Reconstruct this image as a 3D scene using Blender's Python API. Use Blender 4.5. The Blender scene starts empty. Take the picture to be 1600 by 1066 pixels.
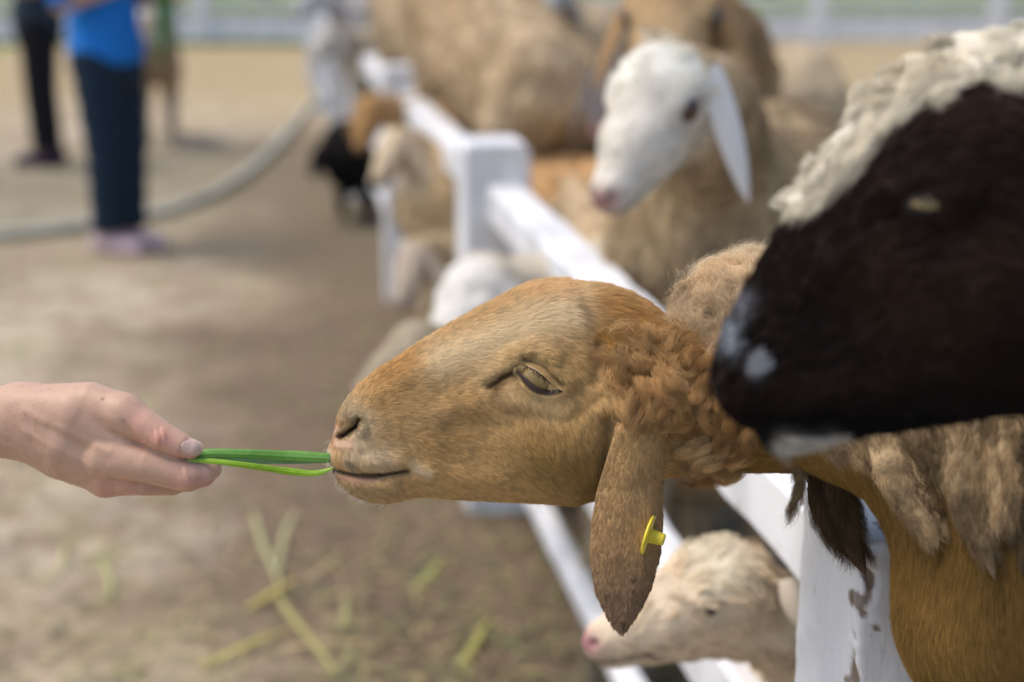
import bpy, math
import numpy as np
from mathutils import Vector, kdtree

# ------------------------------------------------------------------ camera, sky, sun, exposure
SC = bpy.context.scene
F_PX = 2222.22
TH = math.radians(15.4)
CAM = np.array([0.0, 0.0, 1.35])
AR = np.array([1.0, 0, 0]); AF = np.array([0, math.cos(TH), -math.sin(TH)]); AU = np.array([0, math.sin(TH), math.cos(TH)])
cd = bpy.data.cameras.new('camera'); cam = bpy.data.objects.new('camera', cd); SC.collection.objects.link(cam)
cam.location = CAM; cam.rotation_euler = (math.pi/2 - TH, 0, 0)
cd.lens = 50; cd.sensor_width = 36; cd.clip_start = 0.05; cd.clip_end = 500
cd.dof.use_dof = True; cd.dof.focus_distance = 1.055; cd.dof.aperture_fstop = 2.7
SC.camera = cam

SUN_EL, SUN_ROT = math.radians(64), math.radians(-92)
wd = bpy.data.worlds.new('World'); SC.world = wd; wd.use_nodes = True
nt = wd.node_tree; sky = nt.nodes.new('ShaderNodeTexSky'); sky.sky_type = 'NISHITA'; sky.sun_disc = False
sky.sun_elevation = SUN_EL; sky.sun_rotation = SUN_ROT; sky.air_density = 1.0; sky.dust_density = 3.2; sky.ozone_density = 1.0
bg = nt.nodes['Background']; nt.links.new(sky.outputs[0], bg.inputs[0]); bg.inputs[1].default_value = 0.15
sd = bpy.data.lights.new('sun', 'SUN'); sd.energy = 1.15; sd.angle = math.radians(26); sd.color = (1.0, 0.90, 0.78)
sun = bpy.data.objects.new('sun', sd); SC.collection.objects.link(sun)
# direction towards the sun
sdir = Vector((math.sin(SUN_ROT)*math.cos(SUN_EL), math.cos(SUN_ROT)*math.cos(SUN_EL), math.sin(SUN_EL)))
sun.rotation_euler = sdir.to_track_quat('Z', 'Y').to_euler()
SC.view_settings.view_transform = 'Standard'; SC.view_settings.look = 'None'
SC.view_settings.gamma = 1; SC.view_settings.use_curve_mapping = False
SC.view_settings.exposure = 0.70
SC.cycles.use_denoising = True
SC.cycles.max_bounces = 5; SC.cycles.diffuse_bounces = 3; SC.cycles.glossy_bounces = 2; SC.cycles.transparent_max_bounces = 6
SC.cycles.use_adaptive_sampling = False
try: SC.cycles_curves.shape = 'RIBBONS'
except Exception: pass

rng = np.random.default_rng(7)
COL = SC.collection

# ------------------------------------------------------------------ geometry of the place
def W(px, py, Z):
    """point of the place seen at photo pixel px,py at depth Z along the view axis"""
    return CAM + Z*((px-800)/F_PX*AR + AF - (py-533)/F_PX*AU)
def G(px, py, h=0.0):
    d = (px-800)/F_PX*AR + AF - (py-533)/F_PX*AU
    return CAM + d*((h-CAM[2])/d[2])
class Plane:
    """local frame in units of photo pixels, standing at depth Z0"""
    def __init__(s, Z0): s.Z0 = Z0; s.k = Z0/F_PX
    def loc(s, P):
        q = P - CAM
        return 800+(q@AR)/s.k, 533-(q@AU)/s.k, (s.Z0-(q@AF))/s.k
    def wor(s, x, y, z=0.0):
        x, y, z = np.broadcast_arrays(np.asarray(x, float), np.asarray(y, float), np.asarray(z, float))
        return CAM + ((x-800)*s.k)[..., None]*AR - ((y-533)*s.k)[..., None]*AU + (s.Z0 - z*s.k)[..., None]*AF
    def vec(s, x, y, z=0.0):
        x, y, z = np.broadcast_arrays(np.asarray(x, float), np.asarray(y, float), np.asarray(z, float))
        return x[..., None]*AR - y[..., None]*AU - z[..., None]*AF

# ------------------------------------------------------------------ noise, fields
def nz(P, fr, seed=0):
    r = np.random.default_rng(1000+seed); o = np.zeros(len(P), np.float32)
    for i in range(6):
        k = r.normal(size=3); k /= np.linalg.norm(k); k *= fr*r.uniform(.7, 1.5)
        k2 = r.normal(size=3); k2 /= np.linalg.norm(k2); k2 *= fr*r.uniform(.5, 1.2)
        o += np.sin(P@k + r.uniform(0, 6.28) + 1.3*np.sin(P@k2 + r.uniform(0, 6.28)))
    return o/3.2
def smin(a, b, k):
    h = np.clip(.5+.5*(b-a)/k, 0, 1); return b*(1-h)+a*h - k*h*(1-h)
def smax(a, b, k): return -smin(-a, -b, k)
def rcone(P, a, b, ra, rb):
    a = np.asarray(a, float); b = np.asarray(b, float); ba = b-a; L = max(ba@ba, 1e-12)
    t = np.clip(((P-a)@ba)/L, 0, 1)
    return np.linalg.norm(P-a-t[:, None]*ba, axis=1) - (ra+t*(rb-ra))
def chain(P, pts, rad):
    d = rcone(P, pts[0], pts[1], rad[0], rad[1])
    for i in range(1, len(pts)-1): d = np.minimum(d, rcone(P, pts[i], pts[i+1], rad[i], rad[i+1]))
    return d
def ellip(P, c, r, M=None):
    q = P-np.asarray(c, float)
    if M is not None: q = q@np.asarray(M).T
    r = np.asarray(r, float); k0 = np.linalg.norm(q/r, axis=1); k1 = np.linalg.norm(q/(r*r), axis=1)
    return k0*(k0-1)/np.maximum(k1, 1e-6)
def box(P, c, r, rd=0.0, M=None):
    q = P-np.asarray(c, float)
    if M is not None: q = q@np.asarray(M).T
    q = np.abs(q)-(np.asarray(r)-rd)
    return np.linalg.norm(np.maximum(q, 0), axis=1)+np.minimum(q.max(1), 0)-rd
def seg2(x, y, pts):
    d = np.full(x.shape, 1e9)
    for (ax, ay), (bx, by) in zip(pts[:-1], pts[1:]):
        vx, vy = bx-ax, by-ay; t = np.clip(((x-ax)*vx+(y-ay)*vy)/(vx*vx+vy*vy+1e-9), 0, 1)
        d = np.minimum(d, np.hypot(x-ax-t*vx, y-ay-t*vy))
    return d
def stroke(x, y, pts, sig):
    if len(pts) == 1: pts = pts*2
    return np.exp(-(seg2(x, y, pts)/sig)**2)
def polysd(x, y, poly):
    d = seg2(x, y, poly+[poly[0]]); ins = np.zeros(x.shape, bool)
    for (ax, ay), (bx, by) in zip(poly, poly[1:]+[poly[0]]):
        c = ((ay > y) != (by > y)) & (x < (bx-ax)*(y-ay)/((by-ay) if by != ay else 1e-9)+ax); ins ^= c
    return np.where(ins, -d, d)
class Map2:
    def __init__(s, x0, x1, y0, y1, st, fn):
        s.x0, s.y0, s.st = x0, y0, st; xs = np.arange(x0, x1+st, st); ys = np.arange(y0, y1+st, st)
        X, Y = np.meshgrid(xs, ys, indexing='ij'); s.a = fn(X, Y).astype(np.float32)
    def __call__(s, x, y):
        i = np.clip((x-s.x0)/s.st, 0, s.a.shape[0]-1.001); j = np.clip((y-s.y0)/s.st, 0, s.a.shape[1]-1.001)
        a, b = i.astype(int), j.astype(int); u, v = i-a, j-b; A = s.a
        return A[a, b]*(1-u)*(1-v)+A[a+1, b]*u*(1-v)+A[a, b+1]*(1-u)*v+A[a+1, b+1]*u*v

# ------------------------------------------------------------------ implicit surface to mesh
def sdf_mesh(fn, lo, hi, vox, proj=2):
    lo = np.asarray(lo, float); hi = np.asarray(hi, float); B = 8
    nb = np.ceil((hi-lo)/(vox*B)).astype(int); n = nb*B+1
    ci = np.stack(np.meshgrid(*[np.arange(k) for k in nb], indexing='ij'), -1).reshape(-1, 3)
    cc = lo+(ci+.5)*B*vox; cd_ = fn(cc)
    act = np.abs(cd_) < B*vox*1.25
    D = np.repeat(np.repeat(np.repeat(np.sign(cd_).reshape(nb), B, 0), B, 1), B, 2).astype(np.float32)
    D = np.pad(D, ((0, 1),)*3, mode='edge')
    l = np.arange(B+1); loc = np.stack(np.meshgrid(l, l, l, indexing='ij'), -1).reshape(-1, 3)
    ai = ci[act]
    for s in range(0, len(ai), 600):
        idx = (ai[s:s+600, None, :]*B+loc[None]).reshape(-1, 3)
        v = fn(lo+idx*vox); D[idx[:, 0], idx[:, 1], idx[:, 2]] = v
    S = D < 0
    cs = np.zeros(tuple(n-1), np.int8)
    for a in (0, 1):
        for b in (0, 1):
            for c in (0, 1): cs += S[a:n[0]-1+a, b:n[1]-1+b, c:n[2]-1+c]
    A = np.argwhere((cs > 0) & (cs < 8)); vid = np.full(tuple(n-1), -1, np.int32); vid[A[:, 0], A[:, 1], A[:, 2]] = np.arange(len(A))
    acc = np.zeros((len(A), 3)); cnt = np.zeros(len(A))
    cor = [(a, b, c) for a in (0, 1) for b in (0, 1) for c in (0, 1)]
    for p in cor:
        for q in cor:
            if sum(abs(p[k]-q[k]) for k in range(3)) == 1 and p < q:
                va = D[A[:, 0]+p[0], A[:, 1]+p[1], A[:, 2]+p[2]]; vb = D[A[:, 0]+q[0], A[:, 1]+q[1], A[:, 2]+q[2]]
                m = (va < 0) != (vb < 0); t = np.where(m, va/np.where(m, va-vb, 1), 0)
                pt = np.array(p)+(np.array(q)-np.array(p))*t[:, None]
                acc[m] += pt[m]; cnt[m] += 1
    V = lo+(A+acc/np.maximum(cnt, 1)[:, None])*vox
    e = vox*.35
    for _ in range(proj):
        f = fn(V); g = np.stack([(fn(V+d)-f)/e for d in np.eye(3)*e], 1); gl = (g*g).sum(1)+.05
        st = f/gl; st = np.clip(st, -vox*.7, vox*.7); V = V-st[:, None]*g
    qs = []
    for ax in range(3):
        u, w = [(1, 2), (2, 0), (0, 1)][ax]
        sl0 = [slice(1, -1)]*3; sl1 = [slice(1, -1)]*3; sl0[ax] = slice(0, -1); sl1[ax] = slice(1, None)
        a, b = S[tuple(sl0)], S[tuple(sl1)]; E = np.argwhere(a != b); fl = a[E[:, 0], E[:, 1], E[:, 2]]
        off = np.ones(3, int); off[ax] = 0; E = E+off
        du = np.zeros(3, int); du[u] = 1; dw = np.zeros(3, int); dw[w] = 1
        c = [E-du-dw, E-dw, E, E-du]; q = np.stack([vid[k[:, 0], k[:, 1], k[:, 2]] for k in c], 1)
        q[~fl] = q[~fl][:, ::-1]; qs.append(q)
    Q = np.concatenate(qs); Q = Q[(Q >= 0).all(1)]
    return V, Q
def vnormals(V, Q):
    N = np.zeros_like(V); fn = np.cross(V[Q[:, 2]]-V[Q[:, 0]], V[Q[:, -1]]-V[Q[:, 1]]) if Q.shape[1] == 4 else np.cross(V[Q[:, 1]]-V[Q[:, 0]], V[Q[:, 2]]-V[Q[:, 0]])
    for k in range(Q.shape[1]): np.add.at(N, Q[:, k], fn)
    return N/np.maximum(np.linalg.norm(N, axis=1), 1e-12)[:, None]

# ------------------------------------------------------------------ object helpers
def raw_mesh(name, V, Q, col=None, smooth=True):
    me = bpy.data.meshes.new(name); V = np.asarray(V, np.float32)
    if isinstance(Q, np.ndarray):
        k = Q.shape[1]; me.vertices.add(len(V)); me.vertices.foreach_set('co', V.ravel())
        me.loops.add(Q.size); me.loops.foreach_set('vertex_index', Q.astype(np.int32).ravel())
        me.polygons.add(len(Q)); me.polygons.foreach_set('loop_start', np.arange(0, Q.size, k, dtype=np.int32))
        me.update(calc_edges=True)
    else: me.from_pydata([tuple(map(float, v)) for v in V], [], Q)
    if smooth: me.polygons.foreach_set('use_smooth', np.ones(len(me.polygons), bool))
    if col is not None:
        at = me.color_attributes.new('tint', 'FLOAT_COLOR', 'POINT')
        c = np.ones((len(V), 4), np.float32); c[:, :3] = col; at.data.foreach_set('color', c.ravel())
    me.validate(); me.update(); return me
def put(name, me, mat=None, parent=None, origin=None):
    o = bpy.data.objects.new(name, me); COL.objects.link(o)
    if mat: o.data.materials.append(mat)
    if origin is not None: o.location = origin
    if parent is not None:
        o.parent = parent; o.matrix_parent_inverse = parent.matrix_world.inverted() if False else o.matrix_parent_inverse
        if origin is None: o.location = -Vector(parent.location)
    return o
def obj(name, V, Q, mat, parent=None, col=None, smooth=True):
    """mesh with world-space vertices; child origins are put back by the parent's location"""
    V = np.asarray(V, float); pl = np.zeros(3); p = parent
    while p is not None: pl = pl+np.array(p.location); p = p.parent
    ctr = np.array([V[:, 0].mean(), V[:, 1].mean(), V[:, 2].min()])
    me = raw_mesh(name, V-ctr, Q, col, smooth); o = bpy.data.objects.new(name, me); COL.objects.link(o)
    if mat: me.materials.append(mat)
    o.location = ctr-pl
    if parent is not None: o.parent = parent
    return o
def thing(name, label, cat, loc=(0, 0, 0), group=None):
    o = bpy.data.objects.new(name, None); COL.objects.link(o); o.location = tuple(loc); o.empty_display_size = .1
    o['label'] = label; o['category'] = cat
    if group: o['group'] = group
    return o
def tag(o, label=None, cat=None, group=None, kind=None):
    if label: o['label'] = label
    if cat: o['category'] = cat
    if group: o['group'] = group
    if kind: o['kind'] = kind
    return o
def wloc(o):
    p = np.zeros(3)
    while o is not None: p = p+np.array(o.location); o = o.parent
    return p

# ------------------------------------------------------------------ materials
def mat(name, color=(.5, .5, .5), rough=.7, spec=.3, attr=None, noise=None, bump=None, sss=0, transl=0, build=None):
    m = bpy.data.materials.new(name); m.use_nodes = True; t = m.node_tree; N, L = t.nodes, t.links
    b = N['Principled BSDF']; b.inputs['Roughness'].default_value = rough; b.inputs['Specular IOR Level'].default_value = spec
    b.inputs['Base Color'].default_value = (*color, 1); src = None
    if attr:
        a = N.new('ShaderNodeAttribute'); a.attribute_name = attr; src = a.outputs['Color']
    if noise:   # list of (scale, low, high) brightness multipliers
        tc = N.new('ShaderNodeTexCoord')
        for sc, lo, hi in noise:
            n = N.new('ShaderNodeTexNoise'); n.inputs['Scale'].default_value = sc; n.inputs['Detail'].default_value = 5
            L.new(tc.outputs['Object'], n.inputs['Vector'])
            r = N.new('ShaderNodeMapRange'); r.inputs[1].default_value = .3; r.inputs[2].default_value = .7; r.inputs[3].default_value = lo; r.inputs[4].default_value = hi
            L.new(n.outputs['Fac'], r.inputs[0])
            mx = N.new('ShaderNodeVectorMath'); mx.operation = 'MULTIPLY'
            if src: L.new(src, mx.inputs[0])
            else: mx.inputs[0].default_value = color
            cb = N.new('ShaderNodeCombineXYZ')
            for q in range(3): L.new(r.outputs[0], cb.inputs[q])
            L.new(cb.outputs[0], mx.inputs[1]); src = mx.outputs[0]
    if src: L.new(src, b.inputs['Base Color'])
    if bump:
        sc, st, di = bump; tc = N.new('ShaderNodeTexCoord'); n = N.new('ShaderNodeTexNoise'); n.inputs['Scale'].default_value = sc; n.inputs['Detail'].default_value = 6
        L.new(tc.outputs['Object'], n.inputs['Vector']); bp = N.new('ShaderNodeBump'); bp.inputs['Strength'].default_value = st; bp.inputs['Distance'].default_value = di
        L.new(n.outputs['Fac'], bp.inputs['Height']); L.new(bp.outputs[0], b.inputs['Normal'])
    if sss: b.inputs['Subsurface Weight'].default_value = sss; b.inputs['Subsurface Radius'].default_value = (.8, .3, .15); b.inputs['Subsurface Scale'].default_value = .008
    if transl:
        tr = N.new('ShaderNodeBsdfTranslucent'); mi = N.new('ShaderNodeMixShader'); mi.inputs[0].default_value = transl
        if src: L.new(src, tr.inputs[0])
        else: tr.inputs[0].default_value = (*color, 1)
        L.new(b.outputs[0], mi.inputs[1]); L.new(tr.outputs[0], mi.inputs[2]); L.new(mi.outputs[0], N['Material Output'].inputs[0])
    return m
M_FUR = mat('fur', rough=.7, spec=.10, attr='tint', transl=.12)
M_SKIN = mat('hide', rough=.8, spec=.15, attr='tint')
M_WOOLSKIN = mat('fleece', rough=.95, spec=.05, attr='tint', noise=[(30, .75, 1.15)], bump=(60, .6, .01))

# ------------------------------------------------------------------ hair
def sample(V, Q, n, dens=None, seed=0):
    r = np.random.default_rng(50+seed)
    T = np.concatenate([Q[:, [0, 1, 2]], Q[:, [0, 2, 3]]]) if Q.shape[1] == 4 else Q
    N = vnormals(V, Q); ar = np.linalg.norm(np.cross(V[T[:, 1]]-V[T[:, 0]], V[T[:, 2]]-V[T[:, 0]]), axis=1)*.5
    if dens is not None: ar = ar*dens(V[T].mean(1))
    cs = np.cumsum(ar); k = np.searchsorted(cs, r.random(n)*cs[-1]); k = np.minimum(k, len(T)-1); t = T[k]
    a, b = r.random(n), r.random(n); s = a+b > 1; a[s] = 1-a[s]; b[s] = 1-b[s]; c = 1-a-b
    P = V[t[:, 0]]*a[:, None]+V[t[:, 1]]*b[:, None]+V[t[:, 2]]*c[:, None]
    Nn = N[t[:, 0]]*a[:, None]+N[t[:, 1]]*b[:, None]+N[t[:, 2]]*c[:, None]
    return P, Nn/np.maximum(np.linalg.norm(Nn, axis=1), 1e-9)[:, None]
def hair(name, P, N, flow, L, col, rad, parent, lift=.3, seg=4, clump=0, clump_n=0, curl=0, turns=1.5, grav=0., jit=.15, seed=0, cvar=.18, mat_=None, tip=.25):
    r = np.random.default_rng(90+seed); n = len(P)
    flow = np.broadcast_to(np.asarray(flow, float), (n, 3)); L = np.broadcast_to(np.asarray(L, float), (n,))*r.uniform(.7, 1.25, n)
    T = flow-(flow*N).sum(1)[:, None]*N; T /= np.maximum(np.linalg.norm(T, axis=1), 1e-6)[:, None]
    lift = np.broadcast_to(np.asarray(lift, float), (n,))
    d = T+N*(lift*r.uniform(.6, 1.5, n))[:, None]+r.normal(size=(n, 3))*jit; d /= np.linalg.norm(d, axis=1)[:, None]
    ts = np.linspace(0, 1, seg); pts = np.zeros((n, seg, 3))
    g = np.array([0, 0, -1.])*grav+0
    for i, t in enumerate(ts):
        pts[:, i] = P+(d*t+(g-N*lift[:, None]*.35)*t*t)*L[:, None]
    curl = np.broadcast_to(np.asarray(curl, float), (n,))
    ph = r.uniform(0, 6.28, n); cb = np.ones(n)
    if clump_n:
        ci = r.choice(n, clump_n, replace=False); kd = kdtree.KDTree(clump_n)
        for q, i in enumerate(ci): kd.insert(P[i], q)
        kd.balance(); fnd = kd.find; near = np.fromiter((fnd(p)[1] for p in P), np.int32, n); cidx = ci[near]
        tg = pts[cidx]; ph = ph[cidx]; cb = r.uniform(1-cvar, 1+cvar, clump_n)[near]
        for i, t in enumerate(ts): pts[:, i] += (tg[:, i]-pts[:, i])*(clump*t)
    if curl.any():
        e1 = np.cross(d, N); e1 /= np.maximum(np.linalg.norm(e1, axis=1), 1e-6)[:, None]; e2 = np.cross(d, e1)
        for i, t in enumerate(ts):
            an = ph+turns*6.28*t; pts[:, i] += (e1*np.cos(an)[:, None]+e2*np.sin(an)[:, None]-e1*np.cos(ph)[:, None]-e2*np.sin(ph)[:, None])*(curl*L*min(1, t*2.5))[:, None]
    off = wloc(parent) if parent is not None else np.zeros(3)
    hc = bpy.data.hair_curves.new(name); hc.add_curves([seg]*n)
    hc.attributes['position'].data.foreach_set('vector', (pts-off).astype(np.float32).ravel())
    ra = hc.attributes.get('radius') or hc.attributes.new('radius', 'FLOAT', 'POINT')
    prof = np.linspace(1, tip, seg); rr = np.broadcast_to(np.asarray(rad, float), (n,))
    ra.data.foreach_set('value', (rr[:, None]*prof).astype(np.float32).ravel())
    ca = hc.attributes.new('tint', 'FLOAT_COLOR', 'CURVE')
    c = np.ones((n, 4), np.float32); c[:, :3] = np.broadcast_to(col, (n, 3))*(r.uniform(1-cvar, 1+cvar, n)*cb)[:, None]
    c[:, :3] *= np.minimum(1, .86/np.maximum(c[:, :3].max(1), 1e-6))[:, None]
    ca.data.foreach_set('color', c.ravel())
    hc.materials.append(mat_ or M_FUR)
    o = bpy.data.objects.new(name, hc); COL.objects.link(o); o['kind'] = 'stuff'
    if parent is not None: o.parent = parent
    return o

def mixc(base, m, c): return base*(1-m[:, None])+np.asarray(c)*m[:, None]

# ================================================================== GROUND AND FENCES
def build_ground():
    m = bpy.data.materials.new('dirt'); m.use_nodes = True; t = m.node_tree; N, L = t.nodes, t.links
    b = N['Principled BSDF']; b.inputs['Roughness'].default_value = .95; b.inputs['Specular IOR Level'].default_value = .1
    tc = N.new('ShaderNodeTexCoord')
    def noise(sc, det=4, w=0):
        n = N.new('ShaderNodeTexNoise'); n.inputs['Scale'].default_value = sc; n.inputs['Detail'].default_value = det
        mp = N.new('ShaderNodeMapping'); mp.inputs['Location'].default_value = (w, w*.7, w*.3); L.new(tc.outputs['Object'], mp.inputs[0]); L.new(mp.outputs[0], n.inputs['Vector']); return n.outputs['Fac']
    def rampf(f, lo, hi):
        r = N.new('ShaderNodeMapRange'); r.interpolation_type = 'SMOOTHSTEP'; r.inputs[1].default_value = lo; r.inputs[2].default_value = hi; L.new(f, r.inputs[0]); return r.outputs[0]
    def mix(f, a, c):
        x = N.new('ShaderNodeMix'); x.data_type = 'RGBA'
        L.new(f, x.inputs['Factor'])
        for s, i in ((a, 6), (c, 7)):
            if isinstance(s, tuple): x.inputs[i].default_value = (*s, 1)
            else: L.new(s, x.inputs[i])
        return x.outputs[2]
    c = mix(rampf(noise(1.1), .35, .65), (.50, .44, .34), (.40, .32, .22))
    c = mix(rampf(noise(6, 7, 3), .46, .60), c, (.30, .235, .16))
    c = mix(rampf(noise(9, 6, 9), .56, .72), c, (.27, .25, .13))     # thin green growth
    c = mix(rampf(noise(2.2, 5, 21), .52, .75), c, (.36, .32, .20))
    at = N.new('ShaderNodeAttribute'); at.attribute_name = 'damp_shade'
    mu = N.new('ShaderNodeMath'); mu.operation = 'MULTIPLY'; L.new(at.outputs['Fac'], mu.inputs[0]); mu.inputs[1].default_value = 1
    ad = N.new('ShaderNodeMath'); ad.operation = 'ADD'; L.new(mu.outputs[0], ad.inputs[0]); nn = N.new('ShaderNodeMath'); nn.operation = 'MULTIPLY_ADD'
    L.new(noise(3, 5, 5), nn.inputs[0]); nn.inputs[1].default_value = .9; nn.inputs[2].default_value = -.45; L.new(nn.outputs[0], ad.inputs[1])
    c = mix(rampf(ad.outputs[0], .25, .95), c, (.15, .11, .075))       # moist trodden dirt along the fence, with shade beneath the sheep painted in
    at4 = N.new('ShaderNodeAttribute'); at4.attribute_name = 'dull'; c = mix(at4.outputs['Fac'], c, (.19, .165, .11))
    at2 = N.new('ShaderNodeAttribute'); at2.attribute_name = 'sand'
    c = mix(at2.outputs['Fac'], c, (.35, .27, .145))
    at3 = N.new('ShaderNodeAttribute'); at3.attribute_name = 'lawn'
    c = mix(at3.outputs['Fac'], c, (.14, .21, .07))
    L.new(c, b.inputs['Base Color'])
    bp = N.new('ShaderNodeBump'); bp.inputs['Strength'].default_value = .8; bp.inputs['Distance'].default_value = .02; L.new(noise(25, 8, 2), bp.inputs['Height']); L.new(bp.outputs[0], b.inputs['Normal'])
    # graded grid so that attributes follow the place
    xs = np.concatenate([-np.geomspace(200, 6, 14), np.arange(-5.5, 8, .25), np.geomspace(8, 200, 14)])
    ys = np.concatenate([-np.geomspace(100, 4, 8), np.arange(-3.5, 24, .25), np.geomspace(25, 400, 14)])
    X, Y = np.meshgrid(xs, ys, indexing='ij'); nx, ny = X.shape
    V = np.stack([X.ravel(), Y.ravel(), np.zeros(X.size)], 1)
    near = (np.abs(V[:, 0]) < 8) & (V[:, 1] > -3) & (V[:, 1] < 22)
    V[:, 2] += near*nz(V, 3, 1)*.008
    i = np.arange(nx*ny).reshape(nx, ny); Q = np.stack([i[:-1, :-1].ravel(), i[1:, :-1].ravel(), i[1:, 1:].ravel(), i[:-1, 1:].ravel()], 1)
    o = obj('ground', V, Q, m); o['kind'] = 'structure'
    d = fence_off(V)
    at = o.data.attributes.new('damp_shade', 'FLOAT', 'POINT')
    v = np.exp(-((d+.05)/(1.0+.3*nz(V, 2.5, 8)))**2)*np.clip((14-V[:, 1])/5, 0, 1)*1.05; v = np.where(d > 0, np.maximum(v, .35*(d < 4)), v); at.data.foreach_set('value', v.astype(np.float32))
    at = o.data.attributes.new('dull', 'FLOAT', 'POINT')
    v = np.exp(-((V[:, 1]-7.6)/2.7)**2)*.95*np.clip(.75+nz(V, 1.1, 2)*.5, 0, 1); at.data.foreach_set('value', v.astype(np.float32))
    at = o.data.attributes.new('sand', 'FLOAT', 'POINT')
    v = np.clip((V[:, 1]-10.5)/4, 0, 1)*.8*(V[:, 1] < 23); at.data.foreach_set('value', v.astype(np.float32))
    at = o.data.attributes.new('lawn', 'FLOAT', 'POINT')
    v = np.clip((V[:, 1]-22.2)/1, 0, 1)*1.; at.data.foreach_set('value', v.astype(np.float32))

# fence frame: s metres along it, n metres to its right; built at a slant of 9.85 degrees
FA = math.atan(.18*math.cos(TH)); FD = np.array([-math.sin(FA), math.cos(FA), 0]); FN = np.array([math.cos(FA), math.sin(FA), 0])
def fence_off(P): return P@FN - .553*math.cos(FA)
def FP(Z, X, h):
    """point at depth Z, sideways offset X (along the picture's x axis) and height h"""
    k = CAM[2]-h; y = -79.6+F_PX*k/(math.cos(TH)*Z); return W(400+F_PX*X/Z, y, Z)
def fpt(s, n, h): return np.array([.553, 0, 0])*1+FD*s+FN*n+np.array([0, 0, h])
def zs(Z):     # depth Z -> distance s along the fence at mid height
    return Z*1.0/ (AF@FD) * 1.0 - (0 - .0)
M_WHITE = None
def white_paint(name, dirt=.5):
    m = bpy.data.materials.new(name); m.use_nodes = True; t = m.node_tree; N, L = t.nodes, t.links
    b = N['Principled BSDF']; b.inputs['Roughness'].default_value = .65; b.inputs['Specular IOR Level'].default_value = .3
    tc = N.new('ShaderNodeTexCoord'); n1 = N.new('ShaderNodeTexNoise'); n1.inputs['Scale'].default_value = 9; n1.inputs['Detail'].default_value = 8
    mp = N.new('ShaderNodeMapping'); mp.inputs['Scale'].default_value = (1, 1, .35); L.new(tc.outputs['Object'], mp.inputs[0]); L.new(mp.outputs[0], n1.inputs['Vector'])
    n2 = N.new('ShaderNodeTexNoise'); n2.inputs['Scale'].default_value = 55; n2.inputs['Detail'].default_value = 6; L.new(mp.outputs[0], n2.inputs['Vector'])
    r1 = N.new('ShaderNodeValToRGB'); r1.color_ramp.elements[0].position = .35; r1.color_ramp.elements[0].color = (.56, .57, .58, 1); r1.color_ramp.elements[1].position = .6; r1.color_ramp.elements[1].color = (.73, .745, .76, 1)
    L.new(n1.outputs['Fac'], r1.inputs[0])
    r2 = N.new('ShaderNodeValToRGB'); r2.color_ramp.elements[0].position = .655; r2.color_ramp.elements[0].color = (0, 0, 0, 1); r2.color_ramp.elements[1].position = .70; r2.color_ramp.elements[1].color = (1, 1, 1, 1)
    L.new(n2.outputs['Fac'], r2.inputs[0])
    mx = N.new('ShaderNodeMix'); mx.data_type = 'RGBA'; mx.inputs[7].default_value = (.30, .27, .22, 1); L.new(r1.outputs[0], mx.inputs[6])
    sc = N.new('ShaderNodeMath'); sc.operation = 'MULTIPLY'; sc.inputs[1].default_value = dirt; L.new(r2.outputs[0], sc.inputs[0]); L.new(sc.outputs[0], mx.inputs['Factor'])
    a = N.new('ShaderNodeAttribute'); a.attribute_name = 'tint'
    m2 = N.new('ShaderNodeMix'); m2.data_type = 'RGBA'; m2.blend_type = 'MULTIPLY'; m2.inputs['Factor'].default_value = 1; L.new(mx.outputs[2], m2.inputs[6]); L.new(a.outputs['Color'], m2.inputs[7])
    L.new(m2.outputs[2], b.inputs['Base Color'])
    bp = N.new('ShaderNodeBump'); bp.inputs['Strength'].default_value = .5; bp.inputs['Distance'].default_value = .004; L.new(n2.outputs['Fac'], bp.inputs['Height'])
    L.new(bp.outputs[0], b.inputs['Normal']); return m
def beam(name, s0, s1, n0, n1, h0, h1, m, parent, vox=None, bev=.008):
    """a bevelled, slightly uneven square beam between fence coordinates"""
    segs = max(2, int((s1-s0)/.08)); V = []; ring = []
    prof = [(n0+bev, h0), (n1-bev, h0), (n1, h0+bev), (n1, h1-bev), (n1-bev, h1), (n0+bev, h1), (n0, h1-bev), (n0, h0+bev)]
    r = np.random.default_rng(int(abs(s0*100+h0*10))+3)
    for i in range(segs+1):
        s = s0+(s1-s0)*i/segs; j = r.normal(size=2)*.0012
        V += [fpt(s, n+j[0], h+j[1]) for n, h in prof]
    V = np.array(V); Q = []
    for i in range(segs):
        for k in range(8): a = i*8+k; b_ = i*8+(k+1) % 8; Q.append((a, b_, b_+8, a+8))
    Q += [tuple(range(7, -1, -1)), tuple(segs*8+k for k in range(8))]
    return obj(name, V, Q, m, parent, col=np.ones((len(V), 3)), smooth=False)

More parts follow.
